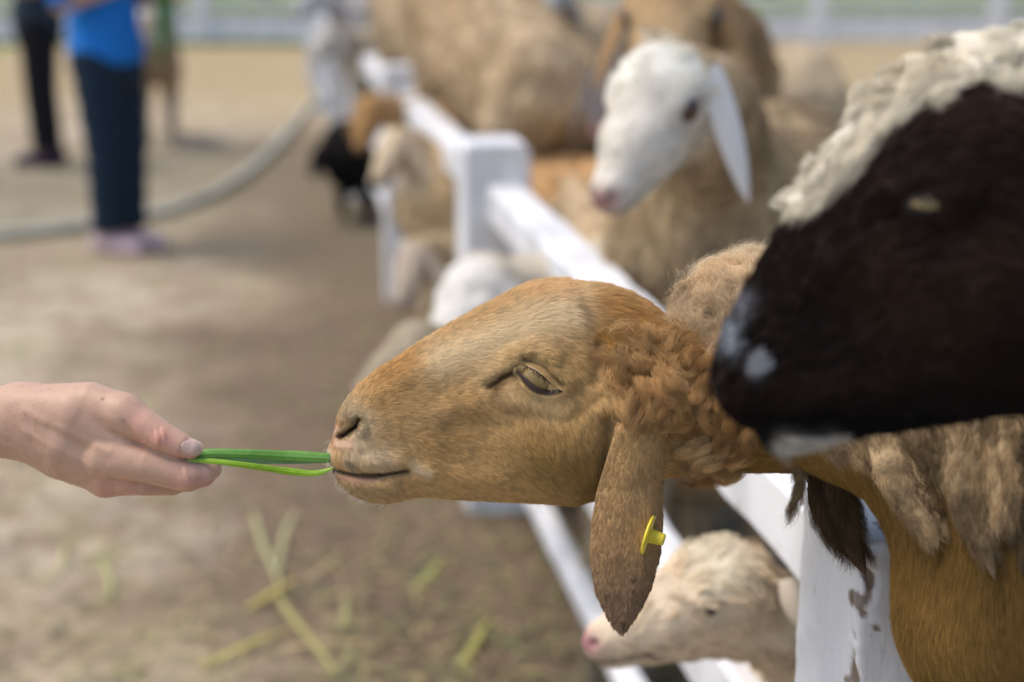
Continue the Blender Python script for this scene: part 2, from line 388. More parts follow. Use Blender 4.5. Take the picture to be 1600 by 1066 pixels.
def build_fence():
    m = white_paint('white_paint', .45); mn = white_paint('weathered_white_paint', .8)
    f = thing('pen_fence', 'white painted fence of square posts and three rails between the sheep and the yard', 'fence', fpt(3, 0, 0))
    Zp = [-1.11, 1.04, 3.29, 5.42, 7.57, 9.72, 11.87, 14.0]
    sof = lambda Z: (Z-(CAM[2]-.9)*math.sin(TH))/math.cos(TH)/math.cos(FA)*1.0
    # post: centre offset n, half widths
    X2n = lambda X: (X-.553)*math.cos(FA)
    S = []
    for i, Z in enumerate(Zp):
        s0 = sof(Z) if i != 1 else sof(1.104); s1 = s0+(.125 if i == 1 else .17); S.append((s0, s1))
        a, b = X2n(.441 if i == 1 else .462), X2n(.615)
        if i == 1:
            c = fpt((s0+s1)/2, (a+b)/2, .457); M = np.stack([FN, FD, [0, 0, 1]])
            hx, hy = (b-a)/2, (s1-s0)/2
            def fn(P):
                q = (P-c)@M.T
                d = box(P, c, (hx, hy, .4575), .006, M)
                d = d+nz(P, 55, 3)*.0008+nz(P, 160, 4)*.0004
                # knocks along the front left corner where render has broken away
                e = np.hypot(q[:, 0]+hx, q[:, 1]+hy); k = nz(P*np.array([1, 1, .5]), 110, 9)*.55+nz(P, 290, 10)*.6+.03
                ch = np.clip(1-e/.016, 0, 1)*np.clip(k*1.3+.25, 0, 1.1)*(P[:, 2] < .90)
                top = np.clip(1-np.abs(q[:, 2]-.4575)/.01, 0, 1)*np.clip(nz(P, 90, 12), 0, 1)*.0015
                return d+ch*.010+top
            lo = c-np.array([.13, .13, .48]); hi = c+np.array([.13, .13, .48])
            # fine only for the upper half that the photograph shows
            V, Q = sdf_mesh(fn, lo+[0, 0, .40], hi, .0028); V2, Q2 = sdf_mesh(fn, lo, hi-[0, 0, .53], .01)
            q = (V-c)@M.T; e = np.hypot(q[:, 0]+hx, q[:, 1]+hy); bare = box(V, c, (hx, hy, .4575), .006, M)
            colr = np.ones((len(V), 3)); mk = np.clip((-bare-.0019)/.0012, 0, 1)*(e < .03)
            mk = np.maximum(mk, np.clip((nz(V, 110, 20)+nz(V, 260, 21)*.6-.95)*4, 0, 1)*(e < .05)*.9)
            colr = mixc(colr, mk, (.28, .21, .15))
            gr = np.clip((nz(V*np.array([1, 1, .2]), 60, 30)-.2)*1.3, 0, .5); colr = mixc(colr, gr, (.62, .58, .50))
            V = np.concatenate([V, V2]); Q = np.concatenate([Q, Q2+len(colr)]); colr = np.concatenate([colr, np.ones((len(V2), 3))])
            p = obj('post', V, Q, mn, f, col=colr); p['label'] = 'near post with chipped corner and flat bright top'
        else:
            beam('post', s0, s1, a, b, -.02, .915, m, f, bev=.012)
    ra, rb = X2n(.514), X2n(.60)
    for i in range(len(Zp)-1):
        s0, s1 = S[i][1]+.001, S[i+1][0]-.001
        h = .735 if i != 1 else .735
        beam('rail', s0, s1, ra, rb, h, .822, mn if i == 1 else m, f)
        beam('rail', s0, s1, X2n(.514), X2n(.575), .435, .535, m, f)
        beam('rail', s0, s1, X2n(.514), X2n(.555), .215, .262, m, f)
    return f
def far_fence():
    m = white_paint('far_white_paint', .2)
    f = thing('boundary_fence', 'long white board fence with posts across the far end of the yard', 'fence', (0, 21.6, 0))
    y = 21.6
    def bx(nm, x0, x1, y0, y1, z0, z1):
        V = [(x, yy, z) for x in (x0, x1) for yy in (y0, y1) for z in (z0, z1)]
        obj(nm, np.array(V, float), [(0, 1, 3, 2), (4, 6, 7, 5), (0, 4, 5, 1), (2, 3, 7, 6), (0, 2, 6, 4), (1, 5, 7, 3)], m, f, col=np.ones((8, 3)), smooth=False)
    px = [-14.2, -11.8, -9.4, -6.95, -4.6, -2.2, .1, 2.35, 4.55, 7.2, 9.6, 12.0]
    for x in px: bx('post', x-.11, x+.11, y-.12, y+.1, -.02, 1.15)
    for a, b in zip(px[:-1], px[1:]):
        bx('board', a+.112, b-.112, y-.05, y+.02, .04, .36)
        bx('board', a+.112, b-.112, y-.05, y+.02, .58, .70)
        bx('board', a+.112, b-.112, y-.05, y+.02, .92, 1.06)
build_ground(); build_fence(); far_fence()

# road, hedge, trees beyond the far fence
def far_stuff():
    m = mat('asphalt', (.16, .155, .15), rough=.9, noise=[(.6, .9, 1.1)])
    V = np.array([(-80, 27, .006), (80, 27, .006), (80, 33, .006), (-80, 33, .006)], float); o = obj('road', V, [(0, 1, 2, 3)], m, smooth=False); o['kind'] = 'structure'
    mt = mat('leaves', attr='tint', rough=.6, transl=.3); mb = mat('bark', (.12, .09, .06), rough=.9, bump=(20, .6, .02))
    for q in range(9):
        r = np.random.default_rng(300+q); x = -26+q*6.6+r.uniform(-1, 1); y = 39+r.uniform(-3, 6); h = r.uniform(5, 7.5)
        lab = ['leafy tree at the left end of the tree row beyond the road', 'second tree from the left beyond the road', 'third tree from the left beyond the road', 'fourth tree from the left beyond the road', 'middle tree of the row beyond the road', 'fourth tree from the right beyond the road', 'third tree from the right beyond the road', 'second tree from the right beyond the road', 'leafy tree at the right end of the tree row beyond the road'][q]
        t = thing('tree', lab, 'tree', (x, y, 0), group='trees beyond the road')
        P = []; Qs = []; nV = 0
        pts = [np.array([x, y, -.1]), np.array([x+.1, y, h*.3]), np.array([x-.1, y+.1, h*.8])]; rad = [.22, .17, .06]
        brs = [pts]+[[pts[1], pts[1]+np.array([r.uniform(-1.8, 1.8), r.uniform(-1.5, 1.5), h*.35])] for _ in range(4)]
        for bi, bp_ in enumerate(brs):
            for a, b in zip(bp_[:-1], bp_[1:]):
                ra, rb_ = (.22, .12) if bi == 0 else (.09, .03)
                for c, rr in ((a, ra), (b, rb_)):
                    for k in range(7): P.append(c+rr*np.array([math.cos(k*.9), math.sin(k*.9), 0]))
                for k in range(7): Qs.append((nV+k, nV+(k+1) % 7, nV+7+(k+1) % 7, nV+7+k))
                nV += 14
        obj('trunk', np.array(P), Qs, mb, t)
        n = 2600; cl = r.normal(size=(26, 3))*np.array([1.5, 1.3, h*.2])+np.array([x, y, h*.58]); cl[:, 2] = np.maximum(cl[:, 2], 1.3)
        c = cl[r.integers(0, 26, n)]+r.normal(size=(n, 3))*.42
        a = r.normal(size=(n, 3)); a /= np.linalg.norm(a, axis=1)[:, None]; b = np.cross(a, r.normal(size=(n, 3))); b /= np.linalg.norm(b, axis=1)[:, None]
        sz = r.uniform(.1, .2, n)[:, None]; LV = np.stack([c-a*sz, c+b*sz*.5, c+a*sz, c-b*sz*.5], 1).reshape(-1, 3)
        lc = np.repeat(np.array([.045, .085, .025])*r.uniform(.5, 1.5, n)[:, None], 4, 0)
        o = obj('crown', LV, np.arange(4*n).reshape(-1, 4), mt, t, col=lc, smooth=False); o['kind'] = 'stuff'
    # tufts of grass at the foot of the far fence
    r = np.random.default_rng(5); n = 9000; P = np.stack([r.uniform(-14, 0, n), 21.35-np.abs(r.normal(size=n))*.22, np.zeros(n)], 1)
    P[6000:, 0] = r.uniform(-12, 12, 3000); P[6000:, 1] = 22.2+np.abs(r.normal(size=3000))*.8
    h = hair('grass_verge', P, np.tile([0, 0, 1.], (n, 1)), r.normal(size=(n, 3)), .2, np.array([.05, .16, .03]), .006, None, lift=2.5, seg=3)
    tag(h, 'strip of green grass along the foot of the far white fence', 'grass')
far_stuff()

# ================================================================== THE TAN SHEEP IN FOCUS
PL = Plane(1.1)
M_LEAF_STRAW = None
OUT = [(513, 712), (514, 700), (521, 684), (525, 664), (530, 644), (543, 622), (560, 602), (590, 578), (620, 560), (660, 533), (700, 508), (740, 486), (780, 466), (805, 453), (825, 445), (850, 440), (880, 438), (910, 442), (945, 446), (980, 456), (1008, 472), (1035, 492), (1100, 505), (1200, 500), (1300, 520),
       (1300, 735), (1200, 733), (1120, 737), (1040, 745), (985, 765), (950, 774), (930, 780), (895, 787), (865, 786), (830, 784), (760, 781), (700, 778), (662, 775), (640, 777), (622, 783), (600, 786), (575, 782), (551, 773), (537, 761), (529, 750), (524, 741), (518, 731), (514, 722)]
def _hd(x, y):
    d = polysd(x, y, OUT); return d
def _rad(x): return np.interp(x, [510, 540, 580, 640, 700, 800, 900, 1000, 1100, 1300], [34, 48, 66, 90, 112, 138, 150, 140, 112, 112])
def _wid(x, y):
    w = np.interp(x, [510, 530, 560, 600, 640, 700, 760, 820, 860, 900, 960, 1040, 1100, 1300], [30, 42, 54, 58, 59, 64, 76, 92, 100, 106, 108, 104, 104, 112])
    g = lambda c, s, a: 1.3*a*stroke(x, y, c, s)
    b = g([(800, 558), (826, 545), (856, 560), (880, 592)], 15, 13)+g([(838, 590)], 26, 6)
    b += g([(764, 602), (784, 588), (802, 578)], 9, -11)+g([(720, 655), (800, 655)], 26, -5)+g([(830, 640), (900, 640)], 18, -3)
    b += g([(690, 640), (770, 620), (860, 640), (940, 630)], 17, 4)+g([(885, 715)], 62, 15)+g([(740, 705)], 42, -9)+g([(680, 735), (780, 745)], 16, 4)
    b += g([(812, 558), (845, 571), (874, 596)], 3.6, -6)+g([(806, 548), (835, 540), (862, 556)], 9, 5)+g([(800, 640), (880, 652), (930, 620)], 12, -3)+g([(745, 630), (790, 650)], 9, 2.5)
    b += g([(590, 610), (700, 555), (790, 518)], 16, 4)+g([(690, 610), (740, 590)], 18, -4)+g([(870, 500)], 40, 8)+g([(930, 540), (925, 590)], 13, -7)
    b += g([(845, 765), (900, 770)], 12, 5)+g([(885, 772)], 9, 4)+g([(945, 650), (935, 760)], 12, -12)
    # muzzle
    b += g([(533, 657), (548, 649), (566, 653), (572, 668)], 6.5, 8)+g([(532, 682), (546, 673), (558, 665), (564, 656)], 5.4, -27)+g([(553, 681), (566, 680)], 9, -2)+g([(540, 692), (560, 697)], 10, 4)
    b += g([(527, 713), (575, 717), (625, 716)], 13, 5)+g([(522, 733), (560, 738), (600, 738), (630, 733)], 4.4, -15)+g([(640, 731)], 7, -7)
    b += g([(538, 750), (580, 757), (618, 757)], 11, 5)+g([(650, 760), (690, 748)], 13, -6)+g([(660, 715), (640, 690)], 14, -4)
    return w+b
mD = Map2(470, 1310, 380, 850, 2, _hd); mW = Map2(470, 1310, 380, 850, 2, _wid)
def pillow(x, y, z, D, Rr, Wd):
    a = np.clip(1+D/Rr, 0, 4); w = np.maximum(Wd, 8); Fv = (z/w)**2+a*a-1
    f = Fv/(2*np.sqrt((z/(w*w))**2+(a/Rr)**2)+2e-3)
    return np.clip(f, -60, 500)
def AP(x, y, z): f = 1-np.asarray(z, float)/F_PX; return 800+(x-800)*f, 533+(y-533)*f
BODY = [  # world-space trunk and legs of the tan sheep, chest leaning over the rail
]
def tan_sheep_fn(P):
    x, y, z = PL.loc(P)
    q = np.stack([x, y, z], 1)
    az = np.abs(z)
    xi = np.clip(x, 475, 1305); yi = np.clip(y, 385, 845)
    D = mD(xi, yi)+np.hypot(x-xi, y-yi); head = pillow(xi, yi, z, D, _rad(xi), mW(xi, yi))
    head = np.maximum(head, (x-1240)); 
    # neck, chest, trunk in the same frame (z grows towards the viewer)
    nk = chain(q, [(1010, 640, 0), (1140, 626, 0), (1260, 615, 25), (1390, 650, 70), (1500, 720, 120)], [96, 106, 118, 128, 150])
    ch = chain(q, [(1485, 712, 110), (1528, 845, 130), (1536, 940, 130), (1578, 1020, 130)], [140, 158, 166, 152])
    body = smin(nk, ch, 40)
    tr = rcone(q, (1640, 880, 130), (2700, 1250, 60), 230, 260); rp = rcone(q, (2700, 1250, 60), (3000, 1400, 40), 260, 220)
    body = smin(body, smin(tr, rp, 60), 70)
    d = smin(head, body, 14)
    d = smin(d, ellip(q, (1003, 622, 98), (50, 34, 27)), 12)
    d = d*PL.k
    # legs (world metres)
    for s, (a, b, c, e) in LEGS:
        d = smin(d, chain(P, [a, b, c, e], s), .03)
    return d
def _w(x, y, z): return PL.wor(x, y, z)
hipL, hipR = _w(2900, 1380, 190), _w(2900, 1380, -110)
shL, shR = _w(1700, 1000, 230), _w(1700, 1000, 30)
def leg_pts(top, foot, bend):
    top = np.array(top); foot = np.array(foot); m1 = top+(foot-top)*.35+np.array([bend, 0, 0]); m2 = top+(foot-top)*.68-np.array([bend*.6, 0, 0]); return (top, m1, m2, foot)
LEGS = [([.085, .05, .028, .024], leg_pts(hipL, (hipL[0]+.1, hipL[1], .03), -.06)), ([.085, .05, .028, .024], leg_pts(hipR, (hipR[0]+.1, hipR[1], .03), -.06)),
        ([.075, .045, .028, .024], leg_pts(shL, (shL[0]-.02, shL[1]-.02, .30), .05)), ([.075, .045, .028, .024], leg_pts(shR, (shR[0]-.03, shR[1], .30), .05))]

def tan_col(x, y, z, n=None):
    N = len(x); c = np.tile(np.array([.53, .365, .20]), (N, 1)); S = lambda p, s: stroke(x, y, p, s)
    c = mixc(c, .7*S([(600, 585), (660, 548), (720, 520), (770, 500)], 22), (.44, .26, .12))
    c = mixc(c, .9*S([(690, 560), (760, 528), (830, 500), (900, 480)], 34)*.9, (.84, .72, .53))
    c = mixc(c, .7*S([(820, 452), (880, 452)], 16), (.76, .52, .32))
    c = mixc(c, .9*S([(935, 478), (985, 490), (1030, 530)], 30), (.50, .28, .12))
    c = mixc(c, .85*S([(938, 525), (965, 560), (1000, 560)], 24), (.36, .20, .075))
    c = mixc(c, 1.0*S([(895, 470), (925, 530)], 9)*.6, (.30, .2, .12))
    c = mixc(c, .9*S([(928, 522), (938, 532)], 9)*.7, (.66, .36, .09))
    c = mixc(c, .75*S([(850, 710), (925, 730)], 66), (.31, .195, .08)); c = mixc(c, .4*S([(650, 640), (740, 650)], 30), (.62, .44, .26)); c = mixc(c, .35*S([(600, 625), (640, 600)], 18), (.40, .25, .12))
    c = mixc(c, .5*S([(700, 740), (800, 775)], 26), (.58, .39, .19))
    c = mixc(c, .45*S([(740, 640), (690, 690)], 30), (.44, .27, .12))
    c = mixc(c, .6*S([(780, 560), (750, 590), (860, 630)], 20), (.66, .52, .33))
    c = mixc(c, .7*S([(820, 560), (870, 570)], 16), (.50, .37, .2))
    # muzzle: greyish cream, pink nose, white front
    c = mixc(c, .75*S([(545, 640), (570, 660), (560, 700), (600, 710)], 26), (.52, .44, .34))
    c = mixc(c, .6*S([(545, 650), (565, 650)], 8), (.25, .19, .14))
    c = mixc(c, .95*S([(513, 705), (514, 725), (520, 735)], 8), (.84, .80, .74))
    c = mixc(c, .9*S([(528, 665), (528, 690), (552, 690)], 7), (.47, .31, .25))
    c = mixc(c, 1.0*S([(536, 681), (547, 673), (558, 665), (564, 656)], 5.6), (.02, .01, .01))
    c = mixc(c, .6*S([(550, 718), (556, 722)], 6), (.12, .12, .15))
    c = mixc(c, .97*S([(522, 733), (560, 737), (600, 737), (636, 731)], 4.5), (.045, .028, .03))
    c = mixc(c, .8*S([(532, 744), (560, 746), (588, 744)], 6), (.28, .15, .14))
    c = mixc(c, .5*S([(540, 762), (620, 765)], 12), (.40, .32, .22))
    c = mixc(c, .7*S([(645, 722), (668, 735)], 9), (.66, .56, .42))
    # tear mark and lids
    c = mixc(c, .97*S([(769, 600), (784, 588), (804, 576)], 9), (.06, .035, .025))
    c = mixc(c, .6*S([(768, 614), (775, 606)], 9), (.16, .09, .06))
    c = mixc(c, .55*S([(812, 556), (845, 570), (874, 595)], 4), (.20, .13, .08)); c = mixc(c, .35*S([(820, 556), (850, 560)], 9), (.36, .25, .13))
    # neck and chest darker brown
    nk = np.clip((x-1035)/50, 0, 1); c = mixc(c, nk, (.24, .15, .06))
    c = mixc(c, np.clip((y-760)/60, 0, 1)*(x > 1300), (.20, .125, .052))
    c = mixc(c, np.clip((x-1330)/60, 0, 1)*np.clip((820-y)/60, 0, 1)*.7, (.16, .09, .035))  # chest colour darkened behind the locks, painting shade into the gaps
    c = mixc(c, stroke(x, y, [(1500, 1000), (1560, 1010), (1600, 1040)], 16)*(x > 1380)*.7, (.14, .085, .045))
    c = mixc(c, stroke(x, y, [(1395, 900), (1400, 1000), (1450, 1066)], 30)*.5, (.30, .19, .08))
    return c**np.array([1.0, 1.02, 1.13])*1.2
FC = np.array([(545, 640, .6, -.5), (700, 560, .9, -.25), (800, 480, .9, -.35), (870, 450, 1, .1), (940, 470, .85, .45), (1010, 520, .6, .8), (700, 690, .9, .3), (560, 730, .5, .6), (640, 690, .9, .15), (800, 765, 1, .05), (900, 720, .45, .85), (850, 640, .45, .85), (980, 600, .4, .9), (840, 540, .75, .5), (590, 765, .6, .7), (945, 560, .9, .5), (1100, 700, .95, .25), (1200, 680, .95, .2), (1350, 760, .6, .8), (1400, 900, .05, 1), (1500, 950, .2, 1), (1450, 1050, .5, .8), (520, 715, -.3, .5), (770, 560, .9, .1), (930, 640, .2, 1)])
def flow2(x, y):
    w = 1/((x[:, None]-FC[:, 0])**2+(y[:, None]-FC[:, 1])**2+400.)**1.6; w /= w.sum(1)[:, None]
    return w@FC[:, 2], w@FC[:, 3]

def main_sheep():
    hd = PL.wor(1560, 1000, 100); root = thing('sheep', 'tan sheep stretching its neck over the fence to nibble grass blades from a hand', 'sheep', (hd[0]+.4, hd[1], 0))
    # fine head and neck, coarser trunk; both cut from the same surface and joined in one body
    cs = PL.wor(*np.array([(490, 360, 190), (1150, 360, 190), (490, 860, -190), (1150, 860, -190), (490, 360, -190), (490, 860, 190), (1150, 360, -190)]).T)
    V1, Q1 = sdf_mesh(tan_sheep_fn, cs.min(0), cs.max(0), .0015)
    cs = PL.wor(*np.array([(1060, 300, 400), (3300, 300, 400), (1060, 1700, -400), (3300, 1700, 400), (1060, 300, -400)]).T); lo = cs.min(0); hi = cs.max(0); lo[2] = -.02
    V2, Q2 = sdf_mesh(tan_sheep_fn, lo, hi, .006)
    x1 = PL.loc(V1)[0]; k = (x1[Q1] < 1138).all(1); Q1 = Q1[k]
    x2 = PL.loc(V2)[0]; k = (x2[Q2] > 1122).all(1); Q2 = Q2[k]
    V = np.concatenate([V1, V2]); Q = np.concatenate([Q1, Q2+len(V1)])
    use = np.unique(Q); mp = np.full(len(V), -1); mp[use] = np.arange(len(use)); V = V[use]; Q = mp[Q]
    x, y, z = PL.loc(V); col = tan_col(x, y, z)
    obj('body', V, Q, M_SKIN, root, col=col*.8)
    # ---- coat
    def dens(p):
        x, y, z = PL.loc(p); d = np.where(z > -20, 1., .25)*np.where(x > 1120, .45, 1.)*np.where((x > 1660) | (y > 1150), .03, 1.)
        no = (stroke(x, y, [(536, 681), (547, 673), (558, 666)], 5)+stroke(x, y, [(806, 576), (830, 578), (850, 596), (866, 602)], 9)+stroke(x, y, [(812, 586), (838, 604), (864, 606)], 9)+stroke(x, y, [(528, 736), (600, 738), (630, 733)], 3.5)+.8*stroke(x, y, [(532, 745), (590, 745)], 5)+.7*stroke(x, y, [(528, 668), (530, 690), (552, 690)], 6)) > .45
        return np.where(no, .03, d)
    P, N = sample(V, Q, 430000, dens, 1); x, y, z = PL.loc(P); fx, fy = flow2(x, y)
    fx = fx+nz(P, 60, 71)*.22; fy = fy+nz(P, 60, 72)*.22
    curly = np.clip(stroke(x, y, [(1000, 545), (1030, 600), (1060, 560), (1085, 640), (1000, 622)], 42)*1.25-.1, 0, 1)*(x > 930)
    L = np.full(len(P), 10.5)-4*np.clip((640-x)/90, 0, 1); L += 14*stroke(x, y, [(930, 480), (990, 500), (1030, 540)], 34)+8*stroke(x, y, [(850, 450), (780, 520)], 40)+26*curly+9*(x > 1300)+8*stroke(x, y, [(885, 770)], 20)+16*stroke(x, y, [(965, 622), (1000, 632), (1040, 625)], 15)
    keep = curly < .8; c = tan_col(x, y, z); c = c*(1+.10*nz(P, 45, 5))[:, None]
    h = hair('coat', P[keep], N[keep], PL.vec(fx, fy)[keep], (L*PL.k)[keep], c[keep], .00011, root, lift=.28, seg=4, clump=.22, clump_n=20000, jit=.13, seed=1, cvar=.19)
    # ---- curls behind the poll and round the root of the ear
    def dcurl(p):
        x, y, z = PL.loc(p); return np.clip(stroke(x, y, [(985, 560), (1030, 600), (1060, 545), (1090, 640), (1100, 690)], 46)-.22+stroke(x, y, [(975, 628), (1035, 628)], 24)*.8, 0, 1)*np.where(z > -60, 1, .3)*(x > 925)
    P, N = sample(V, Q, 80000, dcurl, 2); x, y, z = PL.loc(P); n1 = nz(P, 95, 6); n2 = nz(P, 95, 7)
    fx, fy = .5+n1*1.0, .7+n2*1.0
    c = np.tile(np.array([.50, .30, .125]), (len(P), 1)); c = mixc(c, np.clip(nz(P, 120, 8)*.6+.3, 0, 1), (.64, .45, .23)); c = mixc(c, np.clip(nz(P, 80, 9)-.2, 0, .8), (.34, .19, .07))
    hair('curls', P, N, PL.vec(fx, fy), 44*PL.k, c, .00010, root, lift=.42, seg=10, clump=.62, clump_n=420, curl=.15, turns=.95, jit=.3, seed=2, cvar=.25)
    # ---- whiskers and chin bristles
    r = np.random.default_rng(4)
    wp = lambda p: np.clip(stroke(*PL.loc(p)[:2], [(516, 700), (520, 735), (535, 762), (600, 784)], 14)-.3, 0, 1)
    P, N = sample(V, Q, 170, wp, 3)
    hair('whiskers', P, N, PL.vec(-.6, .5), 26*PL.k, np.array([.8, .76, .68]), .00006, root, lift=1.8, seg=5, jit=.3, seed=3)

    # ---- eye: ball, iris with flat pupil, lids
    ex, ey, er = 838, 590, 27.; w0 = float(mW(np.array([838.]), np.array([590.]))[0]); zc = w0-er*.62
    for side in (1,):
        nU, nV = 48, 32; u = np.linspace(0, 2*np.pi, nU, endpoint=False); v = np.linspace(0, np.pi, nV)
        U, Vv = np.meshgrid(u, v, indexing='ij')
        cx, cy, cz = er*np.sin(Vv)*np.cos(U), er*np.sin(Vv)*np.sin(U), er*np.cos(Vv)
        cz = cz*side
        EV = PL.wor(ex+cx, ey+cy, zc*side+cz).reshape(-1, 3)
        qx, qy = (cx+1).ravel(), (cy-2).ravel(); rr = np.hypot(qx, qy)
        c = np.tile(np.array([.23, .16, .055]), (len(EV), 1)); c = mixc(c, np.clip((rr-23)/2, 0, 1), (.05, .035, .03))
        c = mixc(c, (.5+.5*np.sin(np.arctan2(qy, qx)*46+3*np.sin(np.arctan2(qy, qx)*7)))*.3, (.36, .27, .12))
        a = math.radians(28); px = qx*math.cos(a)+qy*math.sin(a); py = -qx*math.sin(a)+qy*math.cos(a)
        c = mixc(c, ((np.abs(px) < 12) & (np.abs(py+9) < 3.0)).astype(float)*.9, (.012, .012, .014))
        i = np.arange(nU*nV).reshape(nU, nV); j = np.roll(i, -1, 0); Qe = np.stack([i[:, :-1].ravel(), j[:, :-1].ravel(), j[:, 1:].ravel(), i[:, 1:].ravel()], 1)
        me = mat('eye_glass', rough=.22, spec=.35, attr='tint')
        obj('eye', EV, Qe[:, ::-1] if side > 0 else Qe, me, root, col=c)
        # lids: rings from the slit outwards, riding over the ball and sinking into the socket
        up = [(803, 573), (812, 569), (822, 571), (834, 577), (846, 587), (857, 597), (868, 604)]
        lo_ = [(868, 604), (859, 606), (849, 606), (838, 602), (827, 594), (817, 584), (809, 577)]
        def rs(p, m):
            p = np.array(p, float); s = np.r_[0, np.cumsum(np.hypot(*np.diff(p, axis=0).T))]; t = np.linspace(0, s[-1], m); return np.stack([np.interp(t, s, p[:, 0]), np.interp(t, s, p[:, 1])], 1)
        ring = np.concatenate([rs(up, 36)[:-1], rs(lo_+[up[0]], 36)[:-1]]); m = len(ring)
        cen = np.array([838, 590.]); offs = [(-.35, -5), (0, 0.0), (1.5, 2.2), (4, 3.6), (8, 4.0), (10, 3.8), (13, 3.0), (19, .5), (26, -4)]
        dirn = ring-cen; dirn = dirn/np.linalg.norm(dirn, axis=1)[:, None]
        for _ in range(3): dirn = (np.roll(dirn, 1, 0)+dirn+np.roll(dirn, -1, 0)); dirn /= np.linalg.norm(dirn, axis=1)[:, None]
        LV = []; LC = []
        for o, hgt in offs:
            p = ring+dirn*o; rr2 = np.clip(1-((p-[ex, ey])**2).sum(1)/(er+3)**2, 0, 1); zb = zc+(er+1.0)*np.sqrt(rr2)
            d = mD(p[:, 0], p[:, 1]); Rr = _rad(p[:, 0]); Wd = mW(p[:, 0], p[:, 1]); a = np.clip(1+d/Rr, 0, 1); zh = Wd*np.sqrt(np.maximum(1-a*a, 0))
            f = np.clip(o/14, 0, 1); zz = np.maximum(zb, zh)*(1-f)+zh*f+hgt if o < 14 else zh+hgt
            upm = (np.arange(m) < 35)
            zz = zz+np.where(upm, 4.2, 0.8)*(1-f)
            LV.append(np.stack([p[:, 0], p[:, 1], zz], 1))
            cc = np.tile(np.array([.045, .03, .03]), (m, 1))
            base = tan_col(p[:, 0], p[:, 1], zz)
            k = np.where(upm, np.clip((o-2.)/3, 0, 1), np.clip((o-8.5)/5, 0, 1)); LC.append(cc*(1-k[:, None])+base*k[:, None])
        LV = np.concatenate(LV); LC = np.concatenate(LC); nr = len(offs)
        i = np.arange(nr*m).reshape(nr, m); j = np.roll(i, -1, 1); Ql = np.stack([i[:-1].ravel(), i[1:].ravel(), j[1:].ravel(), j[:-1].ravel()], 1)
        WV = PL.wor(LV[:, 0], LV[:, 1], LV[:, 2]*side)
        o_ = obj('eyelid', WV, Ql, mat('lid_skin', rough=.45, spec=.4, attr='tint'), root, col=LC)
        # fine hairs on the lid and pale lashes over the eye
        P, N = sample(WV, Ql, 9000, lambda p: ((seg2(*PL.loc(p)[:2], lo_) > 9.5) & (seg2(*PL.loc(p)[:2], up) > 2.5))*1., 11)
        N = np.where(((N*PL.vec(0., 0., 1.)).sum(1) < 0)[:, None], -N, N)
        x, y, z = PL.loc(P); fx, fy = flow2(x, y)
        hair('lid_hair', P, N, PL.vec(fx, fy), 8*PL.k, tan_col(x, y, z)*.95, .00013, root, lift=.3, jit=.12, seed=12)
        t = rng.random(100); u_ = np.array(up, float); s = np.linspace(0, 1, len(u_)); lx = np.interp(t, s, u_[:, 0]); ly = np.interp(t, s, u_[:, 1])
        P = PL.wor(lx, ly, zc+er*.9+5); hair('eyelashes', P, np.tile(PL.vec(0., 0., 1.), (100, 1)), PL.vec(-.15, .9), 12*PL.k, np.array([.42, .31, .15]), .00010, root, lift=.5, seg=4, jit=.15, seed=13)
    # ---- far-side eye
    EV2 = EV.copy(); x, y, z = PL.loc(EV2); obj('eye', PL.wor(x, y, -z), Qe, bpy.data.materials['eye_glass'], root, col=c)

    # ---- ears
    yy = [628, 650, 680, 700, 760, 820, 870, 920, 955, 975, 985, 992]
    lf = [990, 965, 957, 951, 935, 925, 922.5, 929, 945, 956, 964, 974]; rt = [1028, 1042, 1044, 1043, 1038, 1040, 1036, 1021, 1002, 990, 984, 976]
    fo = [0, 0, 4, 8, 12, 10, 7, 3, 0, 0, 0, 0]
    def ear(side, dark=1.):
        nt, nu = 64, 24; T = np.linspace(0, 1, nt)**.9; Y = 628+(992-628)*T; Vs = []; Cs = []
        for sgn in (1, -1):
            for yv in Y:
                l, r_ = np.interp(yv, yy, lf), np.interp(yv, yy, rt); u = np.linspace(-1, 1, nu); hw = (r_-l)/2; cx = (l+r_)/2
                t = (yv-628)/364; th = 4.2*np.sqrt(np.clip(1-u*u, 0, 1))*(1-.5*t)*min(1, (992-yv)/12+.15)
                x = cx+hw*u
                zb = 96+18*np.clip(1-np.abs(t-.12)/.25, 0, 1)-18*t + (1-u*u)*hw*.30 - 9*np.clip((u-.55)/.45, 0, 1)**1.5*np.interp(yv, yy, fo)*.9/3 + 2.0*np.sin(u*5+t*7)*.6
                zb = zb-34*(np.clip(.10-t, 0, .10)/.10)**1.3
                z = zb+sgn*th
                Vs.append(np.stack([x, np.full(nu, yv)+3*np.sin(t*9), z], 1))
        A = np.array(Vs).reshape(2, nt, nu, 3); A[..., 2] *= 1
        # spots and dirt
        x, y = A[..., 0].ravel(), A[..., 1].ravel(); P = A.reshape(-1, 3)
        c = np.tile(np.array([.54, .36, .17]), (len(P), 1)); c = mixc(c, np.clip((y-700)/160, 0, 1)*.7, (.42, .27, .135))
        c = mixc(c, np.clip((y-850)/90, 0, 1)*.7, (.24, .16, .11))
        sp = np.clip(nz(P*.018, 12, 31)*2+nz(P*.018, 24, 32)*1.2-1.6, 0, 1)*np.clip((y-850)/60, 0, 1); c = mixc(c, sp*.75, (.07, .05, .04))
        ax_, ay_ = AP(A[..., 0], A[..., 1], 98); Wv = PL.wor(ax_, ay_, A[..., 2]*side); Wv = Wv.reshape(-1, 3)
        if side < 0:   # the far ear hangs behind the head, a little forward
            Wv = Wv+AR*(.01)+AU*.05
